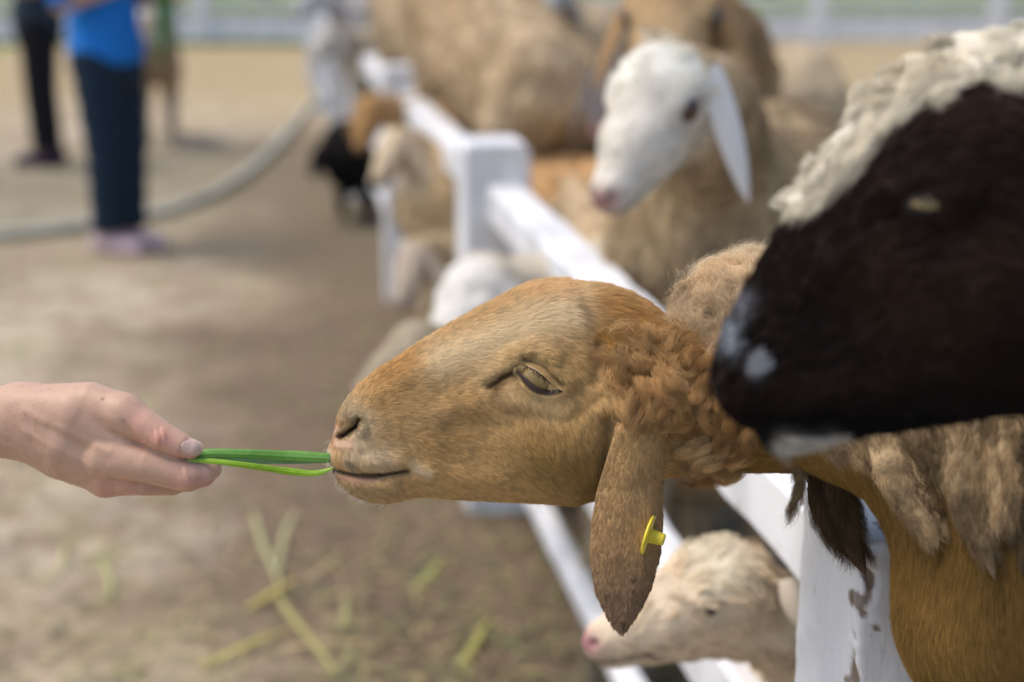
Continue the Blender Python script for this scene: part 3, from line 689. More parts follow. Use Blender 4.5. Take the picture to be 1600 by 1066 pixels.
        i = np.arange(2*nt*nu).reshape(2, nt, nu); f0 = np.stack([i[0, :-1, :-1].ravel(), i[0, 1:, :-1].ravel(), i[0, 1:, 1:].ravel(), i[0, :-1, 1:].ravel()], 1)
        f1 = np.stack([i[1, :-1, :-1].ravel(), i[1, :-1, 1:].ravel(), i[1, 1:, 1:].ravel(), i[1, 1:, :-1].ravel()], 1)
        Q = np.concatenate([f0, f1]); 
        if side < 0: Q = Q[:, ::-1]
        e = obj('ear', Wv, Q, M_SKIN, root, col=c*.8)
        P, N = sample(Wv, Q, 60000 if side > 0 else 9000, None, 21); kd = kdtree.KDTree(len(Wv))
        for q, p in enumerate(Wv): kd.insert(p, q)
        kd.balance(); ix = np.fromiter((kd.find(p)[1] for p in P), int, len(P))
        x, y, z = PL.loc(P)
        hair('ear_hair', P, N, PL.vec(nz(P, 50, 41)*.15+.04*(x-985)/30, 1.), 8*PL.k, c[ix]*1.05, .00014, e, lift=.22, seg=3, clump=.4, clump_n=2500, jit=.1, seed=20, cvar=.17)
        return e
    e1 = ear(1); e1['label'] = 'near ear hanging down with a yellow tag'; e2 = ear(-1)
    # ---- ear tag: disc seen nearly edge-on with a stub
    my = mat('yellow_plastic', (.78, .66, .05), rough=.4, spec=.4, sss=.1, noise=[(90, .75, 1.1)])
    n_ = np.array([.93, .28, .26]); n_ /= np.linalg.norm(n_); cen = np.array([*AP(1013., 836., 98), 92+6])
    a1 = np.array([-.36, .92, .1]); a1 -= (a1@n_)*n_; a1 /= np.linalg.norm(a1); a2 = np.cross(n_, a1)
    def lathe(name, prof, m=36):
        V = []; 
        for (h, r_) in prof:
            for k in range(m): an = k*2*np.pi/m; V.append(cen+n_*h+r_*(a1*np.cos(an)+a2*np.sin(an)))
        V = np.array(V); V = PL.wor(V[:, 0], V[:, 1], V[:, 2]); nr = len(prof); i = np.arange(nr*m).reshape(nr, m); j = np.roll(i, -1, 1)
        Q = [tuple(q) for q in np.stack([i[:-1].ravel(), i[1:].ravel(), j[1:].ravel(), j[:-1].ravel()], 1)]+[tuple(i[-1])]
        return obj(name, V, Q, my, e1)
    lathe('ear_tag', [(-2, 0.1), (-2, 29), (-1, 30.5), (1, 30.5), (2.5, 29), (3, 12.5), (5, 11), (22, 9.2), (24, 9), (25, 8), (25, 3), (21, 2.5), (21, .2)])
    return root, V, Q
SHEEP, SV, SQ = main_sheep()

# ---- fleece on the back of the neck and the matted locks hanging from it
M_FLUFF = mat('wool_fibre', rough=.75, spec=.1, attr='tint', transl=.2)
def fleece():
    lumps = [((1170, 480, 0), (110, 84, 95)), ((1105, 505, 30), (52, 62, 50)), ((1120, 560, 60), (40, 44, 36)), ((1300, 530, 40), (170, 130, 120)), ((1250, 570, 70), (110, 80, 70)), ((1480, 600, 100), (190, 130, 130)), ((1640, 660, 130), (180, 150, 150)), ((1900, 760, 100), (280, 210, 230)), ((2300, 900, 60), (380, 270, 270)), ((2800, 1080, 40), (380, 280, 260))]
    def fn(P):
        x, y, z = PL.loc(P); q = np.stack([x, y, z], 1); d = None
        for c, r in lumps:
            e = ellip(q, c, r); d = e if d is None else smin(d, e, 26)
        fr = np.where(x > 1700, .5, 1)
        return (d+7*nz(P, 55, 51)*fr+9*np.abs(nz(P*np.array([1, 1, 2.]), 100, 52))*fr)*PL.k
    cs = PL.wor(*np.array([(1030, 340, 420), (1560, 340, 420), (1030, 820, -200), (1560, 820, 420), (1030, 340, -200)]).T)
    V1, Q1 = sdf_mesh(fn, cs.min(0), cs.max(0), .003)
    x = PL.loc(V1)[0]; Q1 = Q1[(x[Q1] < 1500).all(1)]
    cs = PL.wor(*np.array([(1440, 300, 420), (3300, 300, 420), (1440, 1500, -320), (3300, 1500, 420), (1440, 300, -320)]).T)
    V2, Q2 = sdf_mesh(fn, cs.min(0), cs.max(0), .015); x = PL.loc(V2)[0]; Q2 = Q2[(x[Q2] > 1480).all(1)]
    V = np.concatenate([V1, V2]); Q = np.concatenate([Q1, Q2+len(V1)]); use = np.unique(Q); mp = np.full(len(V), -1); mp[use] = np.arange(len(use)); V = V[use]; Q = mp[Q]
    def fc(P):
        x, y, z = PL.loc(P); c = np.tile(np.array([.86, .68, .44]), (len(P), 1))
        c = mixc(c, np.clip((y-470)/70+nz(P, 40, 55)*.5, 0, 1)*.75, (.56, .35, .16)); c = mixc(c, np.clip(nz(P, 60, 56)-.1, 0, 1)*.7, (.88, .77, .58))
        c = mixc(c, np.clip(nz(P, 90, 57)-.35, 0, 1)*.8, (.2, .13, .07)); c = mixc(c, np.clip(nz(P, 70, 58)-.2, 0, 1)*.6, (.62, .36, .13)); return c
    o = obj('fleece', V, Q, M_WOOLSKIN, SHEEP, col=fc(V)*.75)
    def dens(p): x, y, z = PL.loc(p); return np.where(x < 1330, 1., .12)*np.where(x > 1800, .1, 1)*np.where(z > -40, 1, .3)
    P, N = sample(V, Q, 120000, dens, 31); n1, n2 = nz(P, 40, 58), nz(P, 40, 59)
    fl = PL.vec(.5+1.1*n1, .15+1.1*n2)
    hair('wool', P, N, fl, 52*PL.k, fc(P), .00009, o, lift=.25, seg=9, clump=.42, clump_n=800, curl=.11, turns=1.3, jit=.2, seed=31, cvar=.2, mat_=M_FLUFF)
    P, N = sample(V, Q, 700, lambda p: np.where(PL.loc(p)[0] < 1260, 1., .02), 32)
    hair('stray_wool', P, N, PL.vec(nz(P, 90, 60)*1.5, nz(P, 90, 61)*1.5), 40*PL.k, np.array([.72, .58, .40]), .00010, o, lift=1.3, seg=12, curl=.3, turns=1.7, jit=.5, seed=32, mat_=M_FLUFF)
    # locks: (root, middle, tip, half width, z, darkness)
    LK = [((1250, 715), (1246, 760), (1236, 812), 6, 60, .6), ((1290, 700), (1310, 790), (1352, 902), 34, 40, .9), ((1268, 715), (1280, 790), (1301, 852), 11, 55, .95), ((1316, 672), (1330, 690), (1346, 716), 14, 190, .2), ((1285, 665), (1300, 690), (1310, 700), 13, 190, .25),
          ((1372, 665), (1415, 765), (1466, 858), 29, 205, .15), ((1440, 650), (1462, 700), (1487, 768), 22, 215, .45), ((1400, 650), (1440, 700), (1470, 740), 20, 180, .7),
          ((1500, 640), (1515, 760), (1556, 908), 31, 235, .3), ((1545, 640), (1556, 740), (1562, 838), 17, 262, .05), ((1530, 650), (1535, 740), (1548, 820), 18, 220, .6), ((1592, 640), (1592, 740), (1578, 850), 20, 250, .4), ((1560, 660), (1572, 760), (1590, 860), 20, 240, .75), ((1612, 640), (1622, 760), (1610, 880), 26, 260, .5), ((1470, 640), (1500, 730), (1520, 800), 22, 200, .8), ((1650, 650), (1660, 760), (1668, 880), 26, 260, .3),
          ((1335, 668), (1362, 712), (1392, 760), 15, 200, .6), ((1408, 655), (1440, 745), (1470, 812), 15, 205, .85), ((1455, 650), (1490, 745), (1512, 838), 17, 205, .55), ((1490, 645), (1512, 720), (1530, 792), 12, 240, .0), ((1520, 650), (1540, 780), (1560, 870), 13, 240, .75), ((1570, 650), (1576, 720), (1582, 800), 13, 250, .1), ((1600, 650), (1606, 770), (1596, 900), 15, 250, .8), ((1350, 668), (1380, 700), (1412, 738), 12, 200, .25)]
    for li, (a, b, c, hw, z0, dk) in enumerate(LK):
        r = np.random.default_rng(700+li); a, b, c = map(lambda p: np.array(p, float), (a, b, c)); nt, m = 46, 20; Vs = []; tt = np.linspace(0, 1, nt)
        z1 = z0 if z0 > 100 else z0
        zl = z1
        for t in tt:
            p = (1-t)**2*a+2*t*(1-t)*(2*b-.5*a-.5*c)+t*t*c; tn = (2*(1-t)*((2*b-.5*a-.5*c)-a)+2*t*(c-(2*b-.5*a-.5*c))); tn /= np.linalg.norm(tn); nn = np.array([-tn[1], tn[0]])
            w = hw*(1-t**2.6)**.8*(1+.12*math.sin(t*11+li))+.4; p = p+nn*2.5*math.sin(t*9+li*2)
            an = np.arange(m)*2*np.pi/m; rid = 1+.10*np.sin(an*5+li+t*3)+.06*np.sin(an*9+t*12)
            if z0 > 100:
                zz_ = np.arange(420., 0, -6); fx_, fy_ = AP(p[0], p[1], zz_); hh = np.where(tan_sheep_fn(PL.wor(fx_, fy_, zz_)) < 0)[0]
                zt = zz_[hh[0]]+8 if len(hh) else zl
                zl = zt if t == 0 else zl*.8+zt*.2
                z1 = zl+hw*.25+(14 if dk < .4 else -4)
            p = np.array(AP(p[0], p[1], z1)); w = w*(1-z1/F_PX)
            Vs.append(np.stack([p[0]+nn[0]*w*np.cos(an)*rid, p[1]+nn[1]*w*np.cos(an)*rid, z1+6*math.sin(t*4+li)+w*.42*np.sin(an)*rid], 1))
        A = np.array(Vs); Wv = PL.wor(A[..., 0], A[..., 1], A[..., 2]); T_ = np.repeat(tt, m)
        Wf = Wv.reshape(-1, 3)+ (nz(Wv.reshape(-1, 3), 200, li)*.0009)[:, None]*PL.vec(0, 0, 1.)
        i = np.arange(nt*m).reshape(nt, m); j = np.roll(i, -1, 1); Q = np.stack([i[:-1].ravel(), j[:-1].ravel(), j[1:].ravel(), i[1:].ravel()], 1)
        base = np.array([.62, .46, .27])*(1-dk)**1.3+np.array([.085, .055, .028])*dk; hw *= .60  # dark locks deepened to paint the shade under and between locks
        def lc(P, T): 
            cc = np.tile(base, (len(P), 1)); s = nz(P*np.array([1, 1, .35]), 150, 80+li); cc = mixc(cc, np.clip(s*.8+.25, 0, .8), base*.4); cc = mixc(cc, np.clip((T-.72)/.28, 0, 1)*.75, (.09, .065, .045)); return cc
        nm = obj('wool_lock', Wf, Q, M_WOOLSKIN, SHEEP, col=lc(Wf, T_))
        n = int(5200*hw/20); k = r.integers(0, nt-8, n); q = r.integers(0, m, n); P = Wv[k, q]; N = P-Wv.mean(1)[k]; N /= np.linalg.norm(N, axis=1)[:, None]; D = Wv[np.minimum(k+5, nt-1), q]-P
        hair('lock_fibre', P, N, D, r.uniform(18, 44, n)*PL.k, lc(P, tt[k])*1.1, 0.00010, nm, lift=.07, seg=6, curl=.07, turns=1.2, jit=.15, clump=.35, clump_n=max(20, n//25), seed=400+li, mat_=M_FLUFF)
fleece()

# ================================================================== HAND WITH GRASS
M_HAND = None
def hand():
    mh = bpy.data.materials.new('skin'); mh.use_nodes = True; t = mh.node_tree; N, L = t.nodes, t.links; b = N['Principled BSDF']
    b.inputs['Roughness'].default_value = .48; b.inputs['Specular IOR Level'].default_value = .35; b.inputs['Subsurface Weight'].default_value = .25; b.inputs['Subsurface Radius'].default_value = (.9, .35, .2); b.inputs['Subsurface Scale'].default_value = .006
    a = N.new('ShaderNodeAttribute'); a.attribute_name = 'tint'; tc = N.new('ShaderNodeTexCoord'); n = N.new('ShaderNodeTexNoise'); n.inputs['Scale'].default_value = 160; n.inputs['Detail'].default_value = 6; L.new(tc.outputs['Object'], n.inputs['Vector'])
    r = N.new('ShaderNodeMapRange'); r.inputs[3].default_value = .88; r.inputs[4].default_value = 1.1; L.new(n.outputs['Fac'], r.inputs[0]); vm = N.new('ShaderNodeVectorMath'); vm.operation = 'SCALE'; L.new(a.outputs['Color'], vm.inputs[0]); L.new(r.outputs[0], vm.inputs['Scale']); L.new(vm.outputs[0], b.inputs['Base Color'])
    v = N.new('ShaderNodeTexVoronoi'); v.inputs['Scale'].default_value = 700; L.new(tc.outputs['Object'], v.inputs['Vector']); bp = N.new('ShaderNodeBump'); bp.inputs['Strength'].default_value = .25; bp.inputs['Distance'].default_value = .0004; L.new(v.outputs['Distance'], bp.inputs['Height']); L.new(bp.outputs[0], b.inputs['Normal'])
    def fn(P):
        x, y, z = PL.loc(P); q = np.stack([x, y, z], 1)
        # forearm, flattened a little front to back
        qa = q*np.array([1, 1, 1.18])
        d = chain(qa, [(-560, 700, -40), (-160, 672, -10), (-30, 660, 0), (45, 657, 4)], [80, 66, 57, 52])
        mets = chain(q, [(40, 640, 14), (128, 648, 26), (200, 690, 28)], [40, 48, 34])
        mets = smin(mets, chain(q, [(40, 655, 10), (110, 690, 22), (176, 728, 18)], [42, 46, 33]), 18)
        mets = smin(mets, chain(q, [(35, 668, 0), (100, 712, 2), (166, 748, -4)], [40, 38, 27]), 18)
        mets = smin(mets, chain(q, [(30, 668, -12), (80, 716, -26), (146, 748, -34)], [38, 32, 24]), 16)
        d = smin(d, mets, 26)
        # thumb
        th = chain(q, [(90, 640, 20), (150, 633, 30), (204, 646, 42)], [40, 37, 31.5])
        th = smin(th, chain(q, [(204, 646, 42), (240, 664, 50), (268, 680, 54), (292, 691, 54), (309, 698, 52)], [31.5, 26.5, 23.2, 20, 15.5]), 12)
        th = smin(th, ellip(q, (268, 680, 60), (16, 16, 19)), 6)
        d = smin(d, th, 5)
        # index finger
        ix = chain(q, [(176, 708, 34), (240, 722, 46), (298, 739, 44), (324, 738, 34), (336, 731, 24)], [37, 28, 24.5, 20, 15.5])
        ix = smin(ix, ellip(q, (306, 742, 46), (19, 20, 22)), 6)
        d = smin(d, ix, 4)
        mf = chain(q, [(172, 738, 14), (230, 752, 16), (270, 757, 2), (296, 750, -14)], [31, 21, 17, 14]); d = smin(d, mf, 3)
        rf = chain(q, [(160, 750, -6), (206, 757, -22), (262, 758, -40), (288, 748, -48)], [27, 19.5, 16, 13.5]); d = smin(d, rf, 7)
        pf = chain(q, [(148, 744, -36), (200, 748, -58), (248, 745, -72), (270, 736, -76)], [23, 17, 14.5, 12]); d = smin(d, pf, 7)
        # knuckles, tendons, creases
        d = smin(d, ellip(q, (168, 756, 8), (22, 19, 26)), 10); d = smin(d, ellip(q, (206, 750, 20), (16, 12, 18)), 12)
        g = lambda p, s, a: a*stroke(x, y, p, s)*(z > 0)
        cr = g([(266, 664), (272, 680), (268, 694)], 2.0, 1.1)+g([(276, 668), (280, 682)], 1.8, .9)+g([(258, 668), (262, 684)], 1.8, .7)+g([(298, 724), (303, 742), (300, 756)], 2.2, .8)+g([(310, 728), (314, 746)], 2., .7)
        td = g([(60, 640), (190, 700)], 7, -1.6)+g([(60, 670), (180, 735)], 7, -1.6)+g([(100, 665), (185, 715)], 9, 1.6)+g([(20, 690), (60, 712)], 8, -1.)+g([(70, 690), (85, 715)], 9, 1.5)
        wr = g([(214, 655), (224, 668), (232, 684)], 3, 2.2)+g([(180, 655), (215, 668)], 5, .8)
        nl = (z > 30)*stroke(x, y, [(310, 694)], 15)*0
        return (d+cr+td+wr+nl)*PL.k
    cs = PL.wor(*np.array([(-60, 560, 130), (380, 560, 130), (-60, 820, -130), (380, 820, 130), (-60, 560, -130)]).T)
    V, Q = sdf_mesh(fn, cs.min(0), cs.max(0), .0013)
    cs = PL.wor(*np.array([(-660, 560, 130), (-40, 560, 130), (-660, 820, -130), (-40, 820, 130), (-660, 560, -130)]).T)
    V2, Q2 = sdf_mesh(fn, cs.min(0), cs.max(0), .004); x = PL.loc(V)[0]; Q = Q[(x[Q] > -52).all(1)]; x = PL.loc(V2)[0]; Q2 = Q2[(x[Q2] < -46).all(1)]
    Q = np.concatenate([Q, Q2+len(V)]); V = np.concatenate([V, V2]); use = np.unique(Q); mp = np.full(len(V), -1); mp[use] = np.arange(len(use)); V = V[use]; Q = mp[Q]
    x, y, z = PL.loc(V); S = lambda p, s: stroke(x, y, p, s)
    c = np.tile(np.array([.49, .31, .215]), (len(V), 1)); c = mixc(c, .6*S([(262, 680), (275, 682)], 14), (.60, .27, .20)); c = mixc(c, .55*S([(290, 745), (325, 748)], 18), (.58, .28, .21)); c = mixc(c, .5*S([(170, 765), (215, 762)], 20), (.56, .26, .21))
    c = mixc(c, .5*S([(225, 660), (240, 690)], 12), (.56, .28, .2)); c = mixc(c, .4*S([(305, 705), (240, 650)], 16), (.62, .32, .25)); c = mixc(c, .35*S([(0, 680), (60, 700)], 40), (.50, .31, .22)); c = mixc(c, .4*S([(345, 730)], 12), (.66, .36, .29))
    c = mixc(c, np.clip(nz(V, 70, 90), 0, 1)*.25, (.52, .30, .23)); c = mixc(c, np.clip(1.6*S([(179, 621)], 2.0), 0, 1), (.2, .1, .07))
    c = mixc(c, .5*np.clip(S([(266, 666), (270, 680), (268, 692)], 2.2)+S([(277, 670), (280, 682)], 2), 0, 1), (.42, .18, .13))
    root = thing('person', 'bare hand and forearm of a person reaching in from the left, pinching grass', 'person', PL.wor(150, 900, 0))
    root.location.z = V[:, 2].min()
    obj('body', V, Q, mh, root, col=c)
    # thumb nail: curved plate riding on the thumb tip
    mn = mat('nail', (.66, .42, .33), rough=.3, spec=.35, sss=.2)
    nu, nv = 18, 14; U, Vv = np.meshgrid(np.linspace(-1, 1, nu), np.linspace(-1, 1, nv), indexing='ij')
    ax = np.array([.93, .38]); ay = np.array([-.38, .93])
    sq = 1/np.maximum(1e-6, (np.abs(U)**3+np.abs(Vv)**3)**(1/3))*np.maximum(np.abs(U), np.abs(Vv)); sq = np.where((U == 0) & (Vv == 0), 1, sq)
    cx, cy = 313.5, 695.; X = cx+ax[0]*U*sq*14.5+ay[0]*Vv*sq*11.5; Y = cy+ax[1]*U*sq*14.5+ay[1]*Vv*sq*11.5
    Z = np.full(X.shape, 120.)
    for _ in range(34):     # march on to the thumb
        dd = fn(PL.wor(X, Y, Z).reshape(-1, 3)).reshape(X.shape)/PL.k; Z = Z-np.clip(dd, -2, 9)*.8
    Z = np.clip(Z, 52, None)+.4-1.2*((U*sq)**2+(Vv*sq)**2)**3
    i = np.arange(nu*nv).reshape(nu, nv); Qn = np.stack([i[:-1, :-1].ravel(), i[:-1, 1:].ravel(), i[1:, 1:].ravel(), i[1:, :-1].ravel()], 1)
    o = obj('thumb_nail', PL.wor(X, Y, Z).reshape(-1, 3), Qn, mn, root); md = o.modifiers.new('s', 'SOLIDIFY'); md.thickness = .0003; md.offset = 1
    # fine down on the wrist
    P, N = sample(V, Q, 1200, lambda p: (PL.loc(p)[0] < 110)*1.*(PL.loc(p)[0] > -200), 60)
    hair('arm_hair', P, N, PL.vec(.5, .8), 9*PL.k, np.array([.12, .08, .05]), .00004, root, lift=.4, seg=3, seed=60)
    # dark sleeve further up the arm
    def sl(P):
        x, y, z = PL.loc(P); q = np.stack([x, y, z], 1); d = chain(q*np.array([1, 1, 1.1]), [(-760, 720, -50), (-300, 684, -16), (-40, 672, -4)], [112, 88, 70])+3*nz(P, 45, 95)
        inn = chain(q*np.array([1, 1, 1.1]), [(-900, 720, -50), (-300, 684, -16), (60, 672, -4)], [104, 81, 63]); return np.maximum(np.maximum(d, -inn), x+8)*PL.k
    cs = PL.wor(*np.array([(-920, 500, 170), (10, 500, 170), (-920, 880, -170), (10, 880, 170), (-920, 500, -170)]).T); Vs, Qs = sdf_mesh(sl, cs.min(0), cs.max(0), .004)
    obj('sleeve', Vs, Qs, mat('dark_cloth', (.05, .025, .025), rough=.9, bump=(300, .4, .001)), root)

    # grass blades pinched between thumb and finger
    gb = thing('grass_bunch', 'three green grass blades held between the hand and the tan sheep', 'grass', PL.wor(400, 717, 30))
    def blade(pts, hw, z0, z1, colr, label, fold=.35):
        pts = np.array(pts, float); s = np.r_[0, np.cumsum(np.hypot(*np.diff(pts, axis=0).T))]; nt = 50; t = np.linspace(0, s[-1], nt)
        sx = np.interp(t, s, pts[:, 0]); sy = np.interp(t, s, pts[:, 1])
        for _ in range(4): sx[1:-1] = (sx[:-2]+sx[1:-1]*2+sx[2:])/4; sy[1:-1] = (sy[:-2]+sy[1:-1]*2+sy[2:])/4
        dx, dy = np.gradient(sx), np.gradient(sy); L_ = np.hypot(dx, dy); nx_, ny_ = -dy/L_, dx/L_; tt = t/s[-1]; w = np.interp(tt, *hw); z = z0+(z1-z0)*tt
        U = np.linspace(-1, 1, 9); A = np.stack([sx[:, None]+nx_[:, None]*w[:, None]*U, sy[:, None]+ny_[:, None]*w[:, None]*U, z[:, None]-np.abs(U)*w[:, None]*fold*.9+np.sin(tt*9)[:, None]*U*1.5], -1)
        V = PL.wor(A[..., 0], A[..., 1], A[..., 2]).reshape(-1, 3); i = np.arange(nt*9).reshape(nt, 9); Q = np.stack([i[:-1, :-1].ravel(), i[1:, :-1].ravel(), i[1:, 1:].ravel(), i[:-1, 1:].ravel()], 1)
        Us = np.tile(U, nt); c = np.tile(np.array(colr), (nt*9, 1))*(1+.22*np.cos(Us*9)+.12*(np.abs(Us) < .15))[:, None]
        c = mixc(c, np.clip(1-np.repeat(tt, 9)/.12, 0, 1)*.4, (.45, .5, .25))
        o = obj('grass_blade', V, Q, ML, gb, col=c); md = o.modifiers.new('s', 'SOLIDIFY'); md.thickness = .0005
        o['label'] = label
    ML = mat('green_leaf', rough=.4, spec=.45, attr='tint', transl=.35, noise=[(140, .85, 1.12)])
    blade([(296, 716), (330, 705), (400, 707), (470, 711), (520, 714)], ([0, .1, .8, 1], [3.5, 6.2, 8.2, 7]), 40, 25, (.19, .42, .08), 'wide green grass blade, upper of those between hand and sheep')
    blade([(300, 718), (340, 715), (400, 717), (470, 717), (522, 716)], ([0, .1, .8, 1], [3, 5, 6, 5]), 34, 18, (.24, .42, .20), 'pale green grass blade just under the wide upper one')
    blade([(304, 715), (345, 717), (400, 724), (450, 732), (488, 737), (505, 736), (526, 728)], ([0, .15, .7, .92, 1], [2.5, 3.6, 5.4, 3.6, .6]), 52, 34, (.30, .52, .03), 'bright yellow-green grass blade curving lowest into the sheep mouth')
hand()

# ================================================================== THE BLACK-FACED SHEEP CLOSE TO THE CAMERA
PB = Plane(.80)
OUTB = [(1114, 612), (1114, 590), (1120, 560), (1136, 512), (1158, 470), (1182, 425), (1212, 370), (1246, 315), (1290, 262), (1340, 205), (1380, 165), (1420, 128), (1470, 110), (1540, 105), (1650, 130), (1800, 220), (1900, 330), (1900, 700), (1700, 660), (1600, 640), (1500, 655), (1400, 670), (1310, 684), (1272, 694), (1240, 704), (1212, 706), (1196, 694), (1180, 672), (1150, 655), (1125, 636)]
def black_sheep():
    mDb = Map2(1060, 1910, 60, 780, 4, lambda x, y: polysd(x, y, OUTB))
    def wid(x, y):
        # measured along the head axis from nose (1120,610) towards the poll (1560,220)
        u = ((x-1120)*.75+(y-610)*-.66); w = np.interp(u, [-20, 10, 60, 150, 260, 360, 450, 600, 800], [34, 62, 92, 108, 124, 158, 172, 176, 176])
        g = lambda c, s, a: a*stroke(x, y, c, s)
        w += g([(1355, 303), (1398, 300), (1446, 322)], 22, 22)+g([(1400, 334)], 34, 6)+g([(1330, 360), (1362, 346)], 18, -16)+g([(1300, 420), (1450, 440)], 40, 10)+g([(1200, 480), (1300, 380)], 22, 8)+g([(1400, 480), (1500, 420)], 60, 14)+g([(1300, 480)], 60, -12)
        w += g([(1148, 560), (1160, 530)], 10, -26)+g([(1165, 520), (1180, 545)], 12, 10)+g([(1135, 640), (1200, 650), (1290, 640)], 8, -20)+g([(1250, 600)], 40, 6); return w
    mWb = Map2(1060, 1910, 60, 780, 4, wid)
    rad = lambda x, y: np.interp((x-1120)*.75-(y-610)*.66, [0, 60, 150, 300, 450, 700], [60, 85, 110, 150, 180, 200])
    hip = [PB.wor(3200, 1500, z) for z in (200, -200)]; sh = [PB.wor(2300, 1200, z) for z in (230, -230)]
    lg = [leg_pts(h, (h[0], h[1], .03), -.05) for h in hip]+[leg_pts(h, (h[0]-.02, h[1], .29), .04) for h in sh]
    def fn(P):
        x, y, z = PB.loc(P); q = np.stack([x, y, z], 1); xi = np.clip(x, 1064, 1900); yi = np.clip(y, 66, 770)
        d = np.maximum(pillow(xi, yi, z, mDb(xi, yi)+np.hypot(x-xi, y-yi), rad(xi, yi), mWb(xi, yi)), x-1860)
        b = chain(q, [(1700, 430, 0), (2000, 640, 0), (2250, 980, 0)], [210, 260, 340]); b = smin(b, chain(q, [(2250, 980, 0), (3100, 1200, 0), (3350, 1350, 0)], [350, 390, 330]), 90); d = smin(d, b, 40)*PB.k
        for l in lg: d = smin(d, chain(P, l, [.09, .05, .03, .026]), .03)
        return d
    root = thing('sheep', 'dark brown faced sheep with white woolly poll, blurred close in front at the right', 'sheep', (1.2, .75, 0))
    cs = PB.wor(*np.array([(1080, 60, 240), (2000, 60, 240), (1080, 780, -240), (2000, 780, 240), (1080, 60, -240)]).T)
    V1, Q1 = sdf_mesh(fn, cs.min(0), cs.max(0), .004); x = PB.loc(V1)[0]; Q1 = Q1[(x[Q1] < 1900).all(1)]
    cs = PB.wor(*np.array([(1850, 100, 480), (3800, 100, 480), (1850, 2100, -480), (3800, 2100, 480), (1850, 100, -480)]).T); lo = cs.min(0); hi = cs.max(0); lo[2] = -.02
    V2, Q2 = sdf_mesh(fn, lo, hi, .014); x = PB.loc(V2)[0]; Q2 = Q2[(x[Q2] > 1880).all(1)]
    V = np.concatenate([V1, V2]); Q = np.concatenate([Q1, Q2+len(V1)])
    def fc(P):
        x, y, z = PB.loc(P); n = len(P); c = np.tile(np.array([.020, .012, .010]), (n, 1)); S = lambda p, s: stroke(x, y, p, s)
        c = mixc(c, np.clip(nz(P, 25, 101)*.4+.3, 0, 1)*.6, (.042, .020, .012)); c = mixc(c, .6*S([(1330, 450), (1420, 520), (1500, 420)], 60), (.075, .042, .024)); c = mixc(c, .55*S([(1440, 190), (1520, 190)], 40), (.08, .042, .024))  # brown mid-face tint paints sheen and modelling into the dark coat
        c = mixc(c, .5*S([(1200, 620), (1350, 600)], 26), (.055, .03, .02)); c = mixc(c, np.clip((y-600)/60, 0, 1)*(x > 1150)*.9, (.008, .007, .008))
        c = mixc(c, .85*S([(1138, 520), (1130, 560)], 9), (.30, .34, .38)); c = mixc(c, .9*S([(1163, 570), (1166, 582)], 9), (.50, .55, .6)); c = mixc(c, .75*S([(1150, 495), (1160, 475)], 11), (.22, .22, .24)); c = mixc(c, S([(1148, 545), (1158, 520)], 9), (.01, .01, .01))
        c = mixc(c, .85*np.clip(S([(1212, 690), (1250, 692), (1275, 690)], 13)*1.3, 0, 1), (.62, .58, .50))
        wt = np.clip(1.25-polysd(x, y, [(1225, 345), (1262, 322), (1305, 290), (1340, 240), (1380, 200), (1396, 150), (1424, 190), (1450, 150), (1490, 140), (1520, 165), (1560, 130), (1586, 190), (1602, 300), (1640, 400), (2400, 900), (3900, 2000), (3900, -400), (1400, -400), (1100, 250)])/14+nz(P, 60, 104)*.5, 0, 1)
        c = mixc(c, wt, (.72, .66, .52)); c = mixc(c, .6*S([(1255, 325), (1290, 290)], 14), (.5, .45, .36)); return c*np.where(c.mean(1) < .15, .68, 1.)[:, None]
    obj('body', V, Q, M_SKIN, root, col=fc(V)*.8)
    dens = lambda p: np.where(PB.loc(p)[0] > 1800, .06, 1.)*np.where(PB.loc(p)[2] > -60, 1, .3)
    P, N = sample(V, Q, 70000, dens, 71); x, y, z = PB.loc(P); c = fc(P); lt = c.mean(1) > .3
    fx, fy = .75+nz(P, 20, 105)*.3, -.5+nz(P, 20, 106)*.3+np.clip((x-1350)/200, 0, 1.2)*.9
    no = (c.mean(1) > -1) & (stroke(x, y, [(1400, 333)], 24) < .4)
    hair('coat', P[no], N[no], PB.vec(fx, fy)[no], (np.where(lt, 40, 24)*PB.k)[no], c[no], .0003, root, lift=.35, seg=4, clump=.5, clump_n=3000, seed=71)
    # white curly wool along the crest and over the poll
    lumps = [((1262, 318, 10), (30, 20, 30)), ((1296, 280, 10), (36, 26, 36)), ((1330, 232, 6), (36, 30, 40)), ((1366, 190, 6), (38, 34, 42)), ((1400, 148, 0), (44, 36, 46)), ((1436, 122, 6), (44, 40, 50)), ((1480, 112, 0), (50, 40, 60)), ((1494, 82, 0), (18, 30, 20)), ((1520, 128, 40), (50, 36, 60)), ((1545, 96, 0), (60, 42, 70)), ((1600, 110, 20), (70, 60, 90)), ((1650, 180, 60), (60, 100, 90)), ((1700, 260, 80), (90, 160, 120)), ((1440, 160, 55), (26, 30, 26)), ((1572, 150, 80), (36, 34, 40)), ((1900, 400, 40), (200, 200, 220))]
    def fw(P):
        x, y, z = PB.loc(P); q = np.stack([x, y, z], 1); d = None
        for cc, r in lumps: e = ellip(q, cc, r); d = e if d is None else smin(d, e, 14)
        return (d+8*np.abs(nz(P, 75, 107))+4*nz(P, 190, 108)-3)*PB.k
    cs = PB.wor(*np.array([(1200, 20, 280), (2150, 20, 280), (1200, 660, -280), (2150, 660, 280), (1200, 20, -280)]).T); Vw, Qw = sdf_mesh(fw, cs.min(0), cs.max(0), .005)
    wc = lambda P: mixc(np.tile(np.array([.74, .69, .56]), (len(P), 1)), np.clip(nz(P, 50, 109), 0, 1)*.5, (.55, .46, .30))
